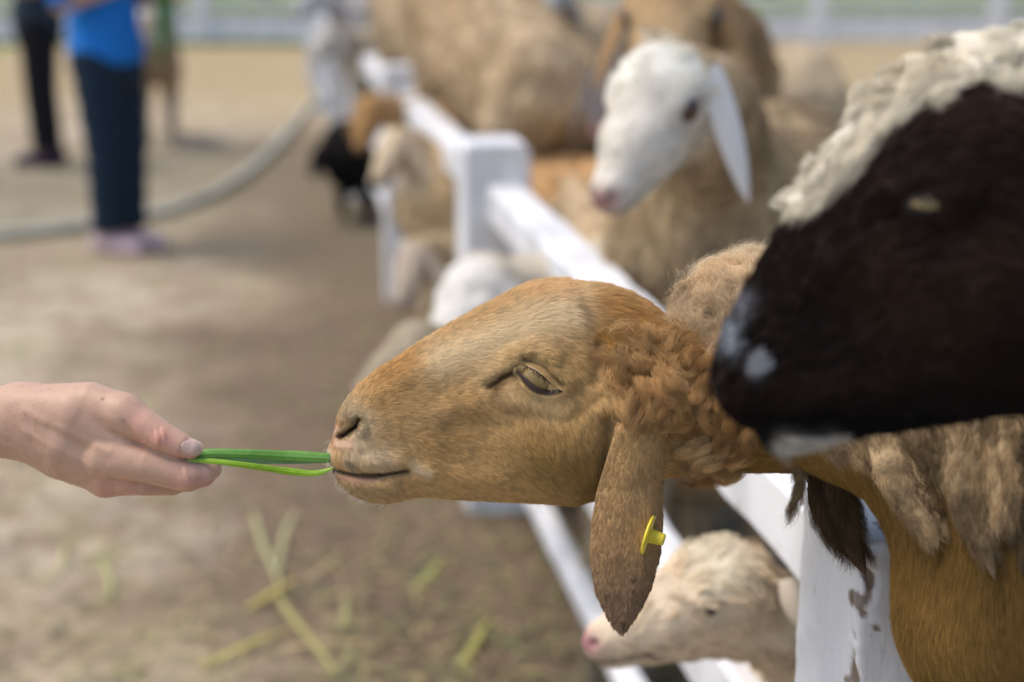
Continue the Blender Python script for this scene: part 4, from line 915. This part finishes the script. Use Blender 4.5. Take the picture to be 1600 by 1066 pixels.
    o = obj('fleece', Vw, Qw, M_WOOLSKIN, root, col=wc(Vw)*.9)
    P, N = sample(Vw, Qw, 26000, None, 72); hair('wool', P, N, PB.vec(-.4+nz(P, 50, 110), .4+nz(P, 50, 111)), 40*PB.k, wc(P), .0003, o, lift=.5, seg=7, curl=.2, turns=1.2, clump=.8, clump_n=900, seed=72, mat_=M_FLUFF)
    # eyes
    me = mat('dull_eye', rough=.55, spec=.15, attr='tint'); mat('dark_eye', rough=.15, spec=.6, attr='tint')
    for s in (1, -1):
        w0 = float(mWb(np.array([1400.]), np.array([333.]))[0]); d0 = float(mDb(np.array([1400.]), np.array([333.]))[0]); zc = (w0*math.sqrt(1-max(0, 1+d0/175)**2)-14)
        u = np.linspace(0, 2*np.pi, 40, endpoint=False); v = np.linspace(0, np.pi, 24); U, Vv = np.meshgrid(u, v, indexing='ij'); er = 34
        X, Y, Z = 1400+er*np.sin(Vv)*np.cos(U), 333+er*np.sin(Vv)*np.sin(U), zc-11+er*np.cos(Vv)
        lens = (np.abs(Y-336-0.06*(X-1400)) < 8-.012*(X-1400)**2)
        c = np.where(lens.ravel()[:, None], np.array([.20, .155, .07]), np.array([.012, .009, .009])); c = np.where(((np.abs(X-1398) < 11) & (np.abs(Y-332) < 3)).ravel()[:, None], np.array([.03, .03, .03]), c)
        i = np.arange(960).reshape(40, 24); j = np.roll(i, -1, 0); Qe = np.stack([i[:, :-1].ravel(), j[:, :-1].ravel(), j[:, 1:].ravel(), i[:, 1:].ravel()], 1)
        obj('eye', PB.wor(X, Y, Z*s).reshape(-1, 3), Qe[:, ::-1] if s > 0 else Qe, me, root, col=c)
        # dark lop ear hanging behind the eye, outside the frame
        leaf_ear(root, PB.wor(1640, 330, 165*s), np.array([.25, 0, -1.]), np.array([1., -.1*s, 0]), .17, .042, (.02, .014, .012), AF*-s)
    return root

def leaf_ear(parent, base, direction, across, L, W_, colr, outward, seed=0, hairs=0, tipc=None):
    d = np.array(direction, float); d /= np.linalg.norm(d); a = np.array(across, float); a -= (a@d)*d; a /= np.linalg.norm(a); n = np.cross(d, a); 
    if n@np.array(outward) < 0: n = -n
    nt, nu = 22, 9; T = np.linspace(0, 1, nt); U = np.linspace(-1, 1, nu); Vs = []
    for sg in (1, -1):
        for t in T:
            w = W_/2*max(.02, math.sin(math.pi*min(1, .30+.70*t)**1.15)**.75 if t < 1 else .03); bend = .12*L*t*t
            for u in U: Vs.append(base+d*L*t+a*(w*u)+n*(bend*-1*.5+w*.35*(1-u*u)+sg*.0022*math.sqrt(max(0, 1-u*u))))
    V = np.array(Vs); i = np.arange(2*nt*nu).reshape(2, nt, nu)
    f0 = np.stack([i[0, :-1, :-1].ravel(), i[0, 1:, :-1].ravel(), i[0, 1:, 1:].ravel(), i[0, :-1, 1:].ravel()], 1); f1 = np.stack([i[1, :-1, :-1].ravel(), i[1, :-1, 1:].ravel(), i[1, 1:, 1:].ravel(), i[1, 1:, :-1].ravel()], 1)
    c = np.tile(np.array(colr, float), (len(V), 1)); t = np.tile(np.repeat(T, nu), 2)
    if tipc is not None: c = mixc(c, t**2, tipc)
    return obj('ear', V, np.concatenate([f0, f1]), M_SKIN, parent, col=c)
black_sheep()

# ================================================================== THE REST OF THE FLOCK
def unit(v): v = np.array(v, float); return v/np.linalg.norm(v)
def flock_sheep(label, nose, poll, shoulder, rump, face, coat, seed, sc=1., body_r=.2, wool=14000, ground=0., hl=None, poll_col=None, front_lift=None, face2=None, eyecol=(.03, .018, .012), nosecol=(.30, .16, .14), woolly=1., roll=0., earL=.16, vox=None, streak=None, group=None, wl=.03, earc=None, eo=.42, eyeR=1., earW=.055, earx=-.195):
    nose, poll, shoulder, rump = [np.array(v, float) for v in (nose, poll, shoulder, rump)]
    root = thing('sheep', label, 'sheep', ((shoulder[0]+rump[0])/2, (shoulder[1]+rump[1])/2, ground), group=group)
    f = unit(nose-poll); up = np.array([0, 0, 1.]); side = unit(np.cross(f, up)); u = np.cross(side, f)
    if roll: side, u = side*math.cos(roll)+u*math.sin(roll), u*math.cos(roll)-side*math.sin(roll)
    HL = np.linalg.norm(nose-poll); s = HL/.25
    M = np.stack([f, side, u])              # world -> head axes; origin at the nose tip
    ln = lambda P: (P-nose)@M.T/s           # head coordinates for a 25 cm head: x forwards, y sideways, z up
    ax = unit(shoulder-rump); sd = unit(np.cross(ax, up)); r = body_r
    bl = np.linalg.norm(shoulder-rump)
    feet = []
    for c, a, sg in ((shoulder, 0, 1), (shoulder, 0, -1), (rump, 1, 1), (rump, 1, -1)):
        t = c+sd*sg*r*.55+ax*(-.03 if a else .0)+np.array([0, 0, -r*.35]); gz = ground+.03
        if front_lift is not None and a == 0: gz = front_lift
        e = np.array([t[0], t[1], gz]); 
        if t[2]-gz > .95: e = t-np.array([0, 0, .8])
        feet.append((t, t+(e-t)*.35+ax*(.05 if a else -.03), t+(e-t)*.66-ax*(.06 if a else -.01), e))
    def head(q):
        d = rcone(q, (-.018, 0, -.002), (-.10, 0, .010), .029, .043)          # muzzle
        d = smin(d, rcone(q, (-.10, 0, .014), (-.175, 0, .022), .045, .058), .03)
        d = smin(d, ellip(q, (-.19, 0, .028), (.068, .062, .060)), .03)
        d = smin(d, rcone(q, (-.03, 0, -.022), (-.19, 0, -.035), .018, .040), .025)   # jaw
        ay = np.stack([q[:, 0], np.abs(q[:, 1]), q[:, 2]], 1)
        d = smin(d, ellip(ay, (-.150, .046, .045), (.026, .016, .014)), .014)   # brow
        d = smax(d, -ellip(ay, (-.147, .068, .030), (.016, .012, .011)), .008)
        d = smax(d, -ellip(ay, (.004, .016, .008), (.010, .007, .006)), .004)   # nostril
        d = smax(d, -ellip(ay, (-.02, .03, -.020), (.045, .014, .0025)), .004)    # mouth
        return d*s
    def fn(P):
        q = ln(P); d = head(q)
        nk0 = poll+(-f*.01-u*.045)*s; mid = nk0*.45+shoulder*.55+np.array([0, 0, .02]); d = smin(d, chain(P, [nk0, mid, shoulder-ax*.02], [.062*s, .085*s, r*.82]), .035)
        lq = P-(shoulder+rump)/2; b = chain(P, [shoulder-ax*.02, (shoulder+rump)/2-np.array([0, 0, .025]), rump+ax*.03], [r*.93, r*1.04, r*.98])
        b = b+(nz(P, 24, seed)*.012+nz(P, 55, seed+1)*.006)*woolly; d = smin(d, b, .05)
        for l in feet: d = smin(d, chain(P, l, [.085*sc, .05*sc, .03*sc, .026*sc]), .03)
        return d
    pts = np.array([nose, poll, shoulder, rump]+[l[3] for l in feet]); lo = pts.min(0)-r*1.35; hi = pts.max(0)+r*1.35; lo[2] = pts[:, 2].min()-.05
    V, Q = sdf_mesh(fn, lo, hi, vox or float(np.clip(nose[1]*.0042, .009, .021)), proj=1)
    face = np.array(face, float); coat = np.array(coat, float); f2 = np.array(face2 if face2 is not None else face*.8)
    def fc(P):
        q = ln(P); c = np.tile(coat, (len(P), 1)); c = mixc(c, np.clip(nz(P, 9, seed+5)*.6, 0, 1)*.5, coat*.62)
        if streak is not None: c = mixc(c, np.clip(nz(P*np.array([1, 1, .5]), 16, seed+6)*1.1-.1, 0, 1)*.8, streak)
        hd = np.clip((q[:, 0]+.225)/.03, 0, 1)*(np.linalg.norm(q-[-.12, 0, 0], axis=1) < .16)
        fcx = np.tile(face, (len(P), 1)); fcx = mixc(fcx, np.clip(nz(P, 22, seed+7)*.7, 0, 1)*.6, f2)
        if poll_col is not None: fcx = mixc(fcx, np.clip((q[:, 2]-.035)/.02, 0, 1)*np.clip((-q[:, 0]-.12)/.03, 0, 1), poll_col)
        n3 = np.exp(-((q[:, 0]-.004)/.016)**2-((q[:, 2]-.004)/.016)**2-(q[:, 1]/.026)**2); fcx = mixc(fcx, np.clip(n3*1.3, 0, 1), nosecol)
        mo = np.exp(-((q[:, 2]+.020)/.0045)**2)*(q[:, 0] > -.07); fcx = mixc(fcx, mo*.8, (.06, .035, .035))
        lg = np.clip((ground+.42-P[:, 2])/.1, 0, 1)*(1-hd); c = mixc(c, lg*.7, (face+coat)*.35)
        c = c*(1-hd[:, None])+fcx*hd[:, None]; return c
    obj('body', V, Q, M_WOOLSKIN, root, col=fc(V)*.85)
    # eyes and ears
    me = bpy.data.materials['dark_eye']
    for sg in (1, -1):
        ctr = nose+(M.T@np.array([-.147, sg*.053, .031]))*s; uu, vv = np.meshgrid(np.linspace(0, 2*np.pi, 14, endpoint=False), np.linspace(0, np.pi, 9), indexing='ij'); R = .0135*s*eyeR
        E = np.stack([np.sin(vv)*np.cos(uu), np.sin(vv)*np.sin(uu), np.cos(vv)], -1).reshape(-1, 3)*R+ctr; i = np.arange(126).reshape(14, 9); j = np.roll(i, -1, 0)
        obj('eye', E, np.stack([i[:, :-1].ravel(), i[:, 1:].ravel(), j[:, 1:].ravel(), j[:, :-1].ravel()], 1), me, root, col=np.tile(np.array(eyecol), (126, 1)))
        base = nose+(M.T@np.array([earx, sg*.056, .045]))*s; out = side*sg
        leaf_ear(root, base, np.array([0, 0, -1.])+out*eo-f*.18, f-out*.1, earL*s, earW*s, earc if earc is not None else face*.9, out)
    # coat
    def dens(P): q = ln(P); return np.where(np.linalg.norm(q-[-.12, 0, 0], axis=1) < .15, .7, 1.)
    if wool:
        P, N = sample(V, Q, wool, dens, seed); q = ln(P); fcsel = (q[:, 0] > -.2) & (np.linalg.norm(q-[-.12, 0, 0], axis=1) < .16)
        fl = np.where(fcsel[:, None], -f[None]+.3*np.array([0, 0, -1.]), -ax[None]*.4+np.array([0, 0, -1.])+np.stack([nz(P, 20, seed+8), nz(P, 20, seed+9), nz(P, 20, seed+10)*.4], 1)*.8)
        near_eye = np.linalg.norm(np.stack([q[:, 0]+.147, np.abs(q[:, 1])-.055, q[:, 2]-.031], 1), axis=1) < .017
        k = ~near_eye & ~((q[:, 0] > -.02) & fcsel)
        Lh = np.where(fcsel, .010, wl)*1.0
        if poll_col is not None: Lh = np.where(fcsel & (q[:, 2] > .035) & (q[:, 0] < -.12), .022, Lh)
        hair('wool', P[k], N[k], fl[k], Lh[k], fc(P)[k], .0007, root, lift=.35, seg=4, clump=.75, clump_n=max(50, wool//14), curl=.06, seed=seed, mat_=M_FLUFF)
    return root
WH = (.78, .76, .70); CREAM = (.62, .50, .34); TANC = (.50, .35, .19); BROWN = (.38, .23, .10); BEIGE = (.56, .43, .27); GREY = (.45, .44, .43)
def X_(Z, px): return W(px, 0, Z)
def at(px, Z, h):
    k = CAM[2]-h; return W(px, -79.6+F_PX*k/(math.cos(TH)*Z), Z)
flock = lambda *a, **k: flock_sheep(*a, **k)
# white face looking over the rail
flock('white-faced sheep with drooping white ears looking over the rail', W(945, 312, 1.93), W(1082, 118, 2.06), W(1120, 350, 2.45), W(1205, 290, 3.15), (.70, .655, .56), (.47, .36, .22), 500, earW=.050, earx=-.215, eo=.30, eyeR=1.3, body_r=.20, poll_col=(.80, .78, .68), face2=(.60, .54, .45), nosecol=(.42, .24, .22), streak=(.11, .075, .045), wool=34000, vox=.006, earL=.185, eyecol=(.05, .022, .012), wl=.035, earc=(.70, .67, .63))
# brown head behind it
flock('brown sheep facing the camera just behind the white-faced sheep', W(1030, 170, 2.80), W(1065, -22, 3.0), W(1090, 110, 3.4), at(1085, 4.3, .72), TANC, (.46, .32, .17), 520, body_r=.20, face2=(.34, .19, .08), nosecol=(.3, .2, .15), eyecol=(.03, .02, .015), eyeR=1.5, streak=(.2, .13, .07), earL=.17, poll_col=(.55, .38, .2), wool=16000, earc=(.34, .21, .10))
# lamb head below the rail
flock('small cream sheep pushing its head out low beside the near post', W(924, 1005, 1.47), W(1196, 925, 1.52), W(1325, 1070, 1.68), W(1800, 1000, 1.95), (.78, .64, .46), (.66, .54, .38), 540, eyeR=.7, earx=-.262, earW=.045, sc=.7, body_r=.13, face2=(.46, .31, .16), nosecol=(.48, .24, .25), poll_col=(.70, .62, .46), wool=34000, vox=.0045, earL=.075, wl=.02, eyecol=(.05, .035, .03), earc=(.66, .58, .46))
# big beige sheep climbing on the fence
flock('large beige woolly sheep leaning up on the fence, seen from behind', W(640, -120, 5.8), W(675, -170, 5.6), W(712, -5, 5.2), W(845, 150, 4.2), BEIGE, (.58, .45, .29), 560, streak=(.40, .29, .16), body_r=.20, wool=34000, vox=.013, front_lift=.5, wl=.04)
flock('second beige woolly sheep leaning on the fence just beyond the large one', W(585, -110, 7.3), W(612, -150, 7.1), W(640, -8, 6.7), W(705, 60, 5.9), BEIGE, (.54, .42, .27), 570, body_r=.20, wool=9000, front_lift=.5)
flock('cream sheep standing behind the near rail with its back to the post', at(940, 4.1, .60), at(905, 4.0, .72), at(930, 3.55, .62), at(1010, 2.85, .60), CREAM, (.66, .52, .34), 580, body_r=.17, wool=14000)
flock('orange-tan sheep standing beyond the second post', at(800, 4.9, .55), at(790, 4.65, .66), at(815, 4.3, .64), at(985, 3.95, .62), TANC, (.56, .35, .17), 600, body_r=.16, wool=9000)
flock('cream sheep turned away with its round rump under the far fence', at(1130, 6.4, .65), at(1150, 6.1, .80), at(1200, 5.8, .80), at(1240, 5.1, .82), CREAM, (.56, .45, .30), 620, body_r=.20, wool=9000)
flock('grey-faced dark sheep half hidden behind the white-faced one', at(938, 3.35, .93), at(985, 3.6, 1.02), at(1030, 4.0, .72), at(1080, 4.9, .68), (.13, .12, .12), (.5, .40, .27), 640, body_r=.19, wool=8000)
# heads out through the fence
flock('white-headed sheep with head through the rails behind the tan sheep', W(668, 590, 2.50), W(790, 432, 2.62), W(985, 490, 2.85), W(1300, 470, 3.1), WH, (.66, .60, .48), 660, sc=.85, body_r=.17, poll_col=(.8, .78, .72), wool=9000, wl=.02)
flock('cream sheep nosing the ground just behind the tan muzzle', W(558, 615, 2.3), W(690, 535, 2.35), W(960, 640, 2.45), W(1300, 640, 2.6), (.40, .34, .24), (.40, .33, .22), 680, sc=.75, body_r=.14, wool=7000, wl=.02)
flock('cream-capped sheep with dark muzzle reaching out past the second post', W(585, 288, 4.05), W(640, 218, 4.15), W(708, 318, 4.25), W(900, 350, 4.7), (.66, .53, .36), (.55, .41, .24), 700, body_r=.19, face2=(.5, .44, .38), nosecol=(.12, .10, .10), wool=12000)
flock('pale sheep hanging its head low below the cream-capped one', W(622, 478, 3.65), W(668, 385, 3.72), W(800, 430, 3.85), W(1000, 420, 4.2), (.55, .46, .36), (.50, .39, .24), 720, sc=.85, body_r=.16, nosecol=(.45, .34, .32), wool=7000)
flock('orange-brown sheep bowing its head beside the third post', W(560, 235, 5.0), W(590, 160, 5.1), W(700, 220, 5.3), W(820, 215, 5.9), (.44, .26, .11), (.50, .34, .18), 740, body_r=.19, face2=(.25, .14, .06), wool=8000)
# far cluster
flock('black sheep low in the far cluster at the fence', at(486, 7.0, .27), at(512, 7.1, .38), at(552, 7.2, .34), at(640, 7.4, .40), (.012, .011, .012), (.016, .014, .014), 760, body_r=.2, wool=3000)
flock('grey sheep topmost in the far cluster at the fence', at(480, 8.6, 1.12), at(520, 8.7, 1.22), at(560, 8.9, 1.0), at(610, 9.5, .85), GREY, (.42, .40, .37), 780, body_r=.2, wool=3500)
flock('pale grey sheep reaching furthest left in the far cluster', at(462, 7.9, .98), at(500, 8.0, 1.10), at(560, 8.2, .92), at(640, 8.8, .8), (.50, .50, .50), (.46, .43, .40), 800, body_r=.19, wool=3500)
flock('cream sheep in the middle of the far cluster at the fence', at(490, 7.2, .80), at(528, 7.3, .93), at(590, 7.5, .80), at(680, 7.9, .75), (.55, .52, .47), (.45, .38, .28), 820, body_r=.19, wool=3500)
# inside the pen, far
flock('tan sheep with pale grey head far inside the pen', at(850, 8.6, .98), at(875, 8.9, 1.08), at(885, 9.2, .84), at(900, 10.2, .82), GREY, (.52, .40, .25), 840, body_r=.22, wool=4000)
flock('tan sheep grazing between the big beige sheep and the dark one', at(930, 7.0, .35), at(920, 6.8, .50), at(905, 6.4, .72), at(880, 5.5, .72), TANC, (.53, .40, .24), 860, body_r=.2, wool=5000)
flock('brown sheep beside the grey-headed one far inside the pen', at(960, 10.6, .80), at(945, 10.3, .90), at(935, 10.0, .78), at(925, 9.0, .78), GREY, (.48, .38, .25), 880, body_r=.21, wool=3500)
flock('brown sheep with white head standing beyond the person in blue', at(262, 9.3, .86), at(247, 9.6, .98), at(243, 9.8, .62), at(238, 10.6, .58), (.72, .72, .72), (.40, .28, .17), 900, body_r=.17, wool=3000)

# ================================================================== PEOPLE IN THE YARD, HOSE, STRAW
def standing_person(label, foot, yaw, shirt, trouser, shoe, seed, right_arm=None, hair_col=(.02, .015, .012), trim=1.):
    foot = np.array(foot, float); root = thing('person', label, 'person', foot)
    c, s_ = math.cos(yaw), math.sin(yaw); R = np.array([[c, s_, 0], [-s_, c, 0], [0, 0, 1]])
    def T(p): return foot+R.T@np.array(p, float)
    L = lambda P: (P-foot)@R.T
    hipz = .88; ra = right_arm or [(.21, 0, 1.38), (.25, .02, 1.12), (.16, -.22, 1.14)]
    la = [(-.21, 0, 1.38), (-.25, .03, 1.12), (-.14, -.20, 1.20)]
    lt = [(-.085, .0, .88), (-.075, -.01, .48), (-.07, .015, .09)]; rt = [(.085, 0, .88), (.075, -.02, .48), (.06, -.02, .09)]
    torso = lambda q, g: smin(smin(chain(q*np.array([.82, 1, 1]), [(0, 0, .93), (0, .01, 1.15), (0, 0, 1.34)], [.125+g, .108+g, .125+g]), rcone(q, (-.15, 0, 1.38), (.15, 0, 1.38), .06+g, .06+g), .06), chain(q, [(0, 0, .9), (0, 0, .98)], [.13+g, .12+g]), .05)
    arm = lambda q, a, g: chain(q, a, [.05+g, .04+g, .027+g])
    leg = lambda q, a, g: chain(q, a, [.090+g, .064+g, .046+g])
    def body(P):
        q = L(P); d = torso(q, 0.); d = smin(d, rcone(q, (0, .01, 1.42), (0, .0, 1.52), .055, .05), .03)
        d = smin(d, ellip(q, (0, -.01, 1.62), (.078, .098, .118)), .02); d = smin(d, ellip(q, (0, -.108, 1.605), (.013, .018, .022)), .01); d = smin(d, ellip(np.stack([np.abs(q[:, 0]), q[:, 1], q[:, 2]], 1), (.08, .01, 1.61), (.01, .02, .03)), .006)
        for a in (ra, la):
            d = smin(d, arm(q, a, 0), .02); h = np.array(a[2]); dr = unit(np.array(a[2])-np.array(a[1])); pl = h+dr*.05; d = smin(d, rcone(q, h, pl, .027, .034), .01)
            for k in range(4): o = np.array([(k-1.5)*.006, (k-1.5)*.018, 0]); d = smin(d, chain(q, [pl+o, pl+o+dr*.04, pl+o+dr*.06+np.array([0, -.02, -.005])], [.011, .010, .008]), .004)
            d = smin(d, rcone(q, pl+np.array([0, -.03, 0]), pl+np.array([0, -.05, -.0])+dr*.03, .013, .010), .006)
        for a in (lt, rt): d = smin(d, leg(q, a, 0), .02); ft = np.array(a[2]); d = smin(d, rcone(q, ft-[0, -.03, .045], ft-[0, .15, .06], .035, .028), .03)
        return d
    lo = foot-np.array([.45, .45, .02]); hi = foot+np.array([.45, .45, 1.85])
    V, Q = sdf_mesh(body, lo, hi, .014); obj('body', V, Q, mat('skin_tone', (.42, .25, .17), rough=.5, spec=.3), root)
    def shirt_f(P):
        q = L(P); d = torso(q, .022+.004*np.sin(q[:, 2]*40+q[:, 0]*20)); d = np.maximum(d, .86-q[:, 2])
        for a in (ra, la): e = np.array(a[0]); m = e+(np.array(a[1])-e)*.85; d = smin(d, rcone(q, e, m, .07, .062), .02)
        d = np.maximum(d, -rcone(q, (0, .0, 1.46), (0, -.02, 1.6), .06, .07)); return d
    V, Q = sdf_mesh(shirt_f, lo, hi, .017); obj('shirt', V, Q, mat('shirt_cloth', shirt, rough=.85, bump=(30, .5, .02)), root)
    def tr(P):
        q = L(P); d = smin(leg(q, [np.array(p)+[0, 0, 0] for p in lt], .022), leg(q, rt, .022), .03); d = smin(d, rcone(q, (0, 0, .86), (0, 0, .97), .15, .135), .05); d = d+.003*np.sin(q[:, 2]*55+q[:, 0]*30); return np.maximum(np.maximum(d, .10-q[:, 2]), q[:, 2]-.98)
    V, Q = sdf_mesh(tr, lo, hi, .017); obj('trousers', V, Q, mat('trouser_cloth', trouser, rough=.9, bump=(30, .5, .02)), root)
    for a in (lt, rt):
        ft = np.array(a[2]); fn = lambda P: smax(smin(rcone(L(P), ft-[0, -.045, .045], ft-[0, .15, .055], .05, .042), rcone(L(P), ft-[0, -.03, .03], ft, .048, .045), .02), -L(P)[:, 2]+.002, .005)
        V, Q = sdf_mesh(fn, lo, hi-[0, 0, 1.5], .009); obj('shoe', V, Q, mat('shoe_cloth', shoe, rough=.7), root)
    hf = lambda P: smax(ellip(L(P), (0, .012, 1.655), (.090, .108, .105)), -ellip(L(P), (0, -.12, 1.60), (.07, .09, .10)), .01)
    V, Q = sdf_mesh(hf, lo+[0, 0, 1.4], hi, .009); obj('hair', V, Q, mat('hair_dark', hair_col, rough=.5), root)
    return root, T
p1f = G(190, 392); p1, T1 = standing_person('person in bright blue shirt, dark navy trousers and pale pink shoes', p1f, math.radians(68), (.010, .17, .55), (.008, .022, .042), (.50, .38, .40), 1)
p2f = G(78, 258); p2, T2 = standing_person('person in dark slate top and black trousers, furthest back at the left', p2f, math.radians(-80), (.018, .035, .055), (.006, .006, .009), (.03, .015, .035), 2)
p3f = G(1432, 6); 
standing_person('distant person in teal clothes beyond the pen at the top right', np.array([p3f[0], p3f[1], 0]), math.radians(170), (.06, .42, .45), (.05, .30, .36), (.3, .3, .3), 3)
def grass_bundle():
    h = W(256, 5, 6.25); r = np.random.default_rng(12); n = 13; ML = bpy.data.materials['green_leaf']
    root = thing('grass_bundle', 'bundle of long green grass hanging from the hand of the person in blue', 'grass bundle', h)
    for k in range(n):
        a = r.uniform(0, 6.28); o = np.array([math.cos(a), math.sin(a), 0])*r.uniform(.01, .08); L_ = r.uniform(.28, .42); t = np.linspace(0, 1, 9)
        c = h+np.array([0, 0, .10])+o*.15+np.outer(t, o)+np.outer(t**1.2, [0, 0, -L_]); w = .008*np.sin(np.pi*np.clip(t*.85+.12, 0, 1)); s = unit(np.cross(o+[0.01, 0, 0], [0, 0, 1.])); V = np.concatenate([c-w[:, None]*s, c+w[:, None]*s]); i = np.arange(9)
        Q = np.stack([i[:-1], i[1:], i[1:]+9, i[:-1]+9], 1); o_ = obj('grass_blade', V, Q, ML, root, col=np.tile(np.array([.05, .20, .03])*r.uniform(.5, 1.6), (18, 1)))
grass_bundle()
def tube(name, pts, rad, m, mt, parent=None, col=None):
    pts = np.array(pts, float)
    for _ in range(3):
        q = np.repeat(pts, 2, 0)[:-1]; q[1::2] = (pts[:-1]+pts[1:])/2; q[2:-1:2] = (q[1:-2:2]+2*q[2:-1:2]+q[3::2])/4; pts = q
    T = np.gradient(pts, axis=0); T /= np.linalg.norm(T, axis=1)[:, None]; S = np.cross(T, [0, 0, 1.]); S /= np.linalg.norm(S, axis=1)[:, None]; U = np.cross(S, T); an = np.arange(m)*2*np.pi/m
    V = (pts[:, None]+rad*(S[:, None]*np.cos(an)[None, :, None]+U[:, None]*np.sin(an)[None, :, None])).reshape(-1, 3); i = np.arange(len(pts)*m).reshape(-1, m); j = np.roll(i, -1, 1)
    Q = [tuple(q) for q in np.stack([i[:-1].ravel(), j[:-1].ravel(), j[1:].ravel(), i[1:].ravel()], 1)]+[tuple(i[0][::-1]), tuple(i[-1])]
    return obj(name, V, Q, mt, parent, col=col)
ho = tube('hose', [G(-300, 372, .035), G(-120, 372, .035), G(0, 366, .035), G(120, 354, .035), G(230, 338, .035), G(330, 308, .035), G(400, 262, .035), G(450, 208, .035), G(488, 160, .035), G(515, 128, .035), W(532, 112, 13.2)], .030, 12, mat('grey_rubber', (.42, .43, .36), rough=.7, noise=[(4, .8, 1.15)]))
tag(ho, 'thick pale grey hose curving over the yard to the fence', 'hose')
# straw and leaf blades lying on the ground
def strip(p0, p1, wdt, colr, parent=None, h=.006, name='straw_blade', lift=.0):
    t = np.linspace(0, 1, 8); d = p1-p0; s = unit(np.cross(d, [0, 0, 1.])); c = p0+np.outer(t, d)+np.outer(np.sin(t*np.pi), [0, 0, lift+.008])+np.outer(np.sin(t*5), s)*.006
    w = wdt/2*np.sin(np.pi*np.clip(t*.8+.18, 0, 1))**.5; V = np.concatenate([c-w[:, None]*s, c+[0, 0, .003], c+w[:, None]*s]); i = np.arange(8)
    Q = np.concatenate([np.stack([i[:-1], i[1:], i[1:]+8, i[:-1]+8], 1), np.stack([i[:-1]+8, i[1:]+8, i[1:]+16, i[:-1]+16], 1)])
    return obj(name, V, Q, M_STRAW, parent, col=np.tile(np.array(colr), (24, 1)))
M_STRAW = mat('dry_leaf', rough=.6, spec=.3, attr='tint', transl=.2)
BL = [((312, 1040), (455, 985), .022, (.40, .37, .09), 'yellow-green blade lying lowest left of centre on the dirt'), ((385, 950), (470, 905), .020, (.50, .42, .12), 'short orange-yellow blade end left of the crossing straws'), ((432, 925), (525, 1062), .022, (.38, .35, .14), 'long pale green blade slanting down to the bottom edge'),
      ((398, 800), (436, 930), .018, (.42, .42, .22), 'pale straw running down into the crossing'), ((462, 800), (425, 905), .018, (.44, .42, .24), 'faint straw slanting left towards the crossing'), ((712, 1045), (770, 968), .022, (.38, .36, .12), 'yellow-green blade alone right of centre near the bottom'), ((645, 920), (700, 872), .020, (.36, .38, .14), 'dull green blade below the sheep chin'),
      ((530, 985), (545, 930), .018, (.36, .35, .16), 'small upright green blade right of the crossing'), ((440, 1012), (560, 1005), .014, (.48, .38, .20), 'thin tan straw lying level near the bottom'), ((90, 895), (105, 850), .014, (.44, .42, .20), 'small straw below the hand at the left'), ((170, 930), (160, 870), .016, (.42, .44, .20), 'pale greenish straw beneath the hand'), ((60, 1030), (150, 985), .012, (.42, .36, .2), 'thin dark straw in the bottom left corner'), ((480, 905), (540, 865), .014, (.46, .38, .22), 'tan straw slanting right above the small green blade')]
for a, b, w, c, lab in BL:
    o = strip(G(*a, .008), G(*b, .008), w*.75, [c[0]*1.05, c[1]*1.05, c[2]]); tag(o, lab, 'straw blade', 'loose blades lying on the dirt')
def litter():
    r = np.random.default_rng(77); n = 3600; px = r.uniform(-100, 1300, n); py = 120+(1150-120)*r.random(n)**.7; V = []; C_ = []
    for k in range(n):
        p = G(px[k], py[k], .006); 
        if r.random() < .35: p = G(r.uniform(500, 1100), r.uniform(300, 1100), .006)
        a = r.uniform(0, 6.28); L_ = r.uniform(.03, .12); d = np.array([math.cos(a), math.sin(a), 0])*L_/2; s = np.array([-d[1], d[0], 0])/L_*r.uniform(.003, .009)
        V += [p-d, p+s+[0, 0, .006], p+d+[0, 0, r.uniform(0, .01)], p-s+[0, 0, .006]]
        c = [(.42, .38, .16), (.24, .26, .11), (.45, .36, .2), (.10, .075, .05), (.16, .2, .09)][r.integers(0, 5)]; C_ += [c]*4
    o = obj('scattered_straw', np.array(V), np.arange(4*n).reshape(-1, 4), M_STRAW, None, col=np.array(C_), smooth=False); tag(o, 'bits of straw, leaf and droppings strewn over the dirt', 'litter', kind='stuff')
litter()
# tip of another grass blade held in from the left edge
gt = thing('grass_bunch', 'tip of a green grass blade poking in at the upper left edge', 'grass', W(-160, 150, 3.0))
bt = strip(W(-160, 150, 3.0), W(20, 80, 3.0), .02, (.10, .36, .04), gt, h=0, name='grass_blade')
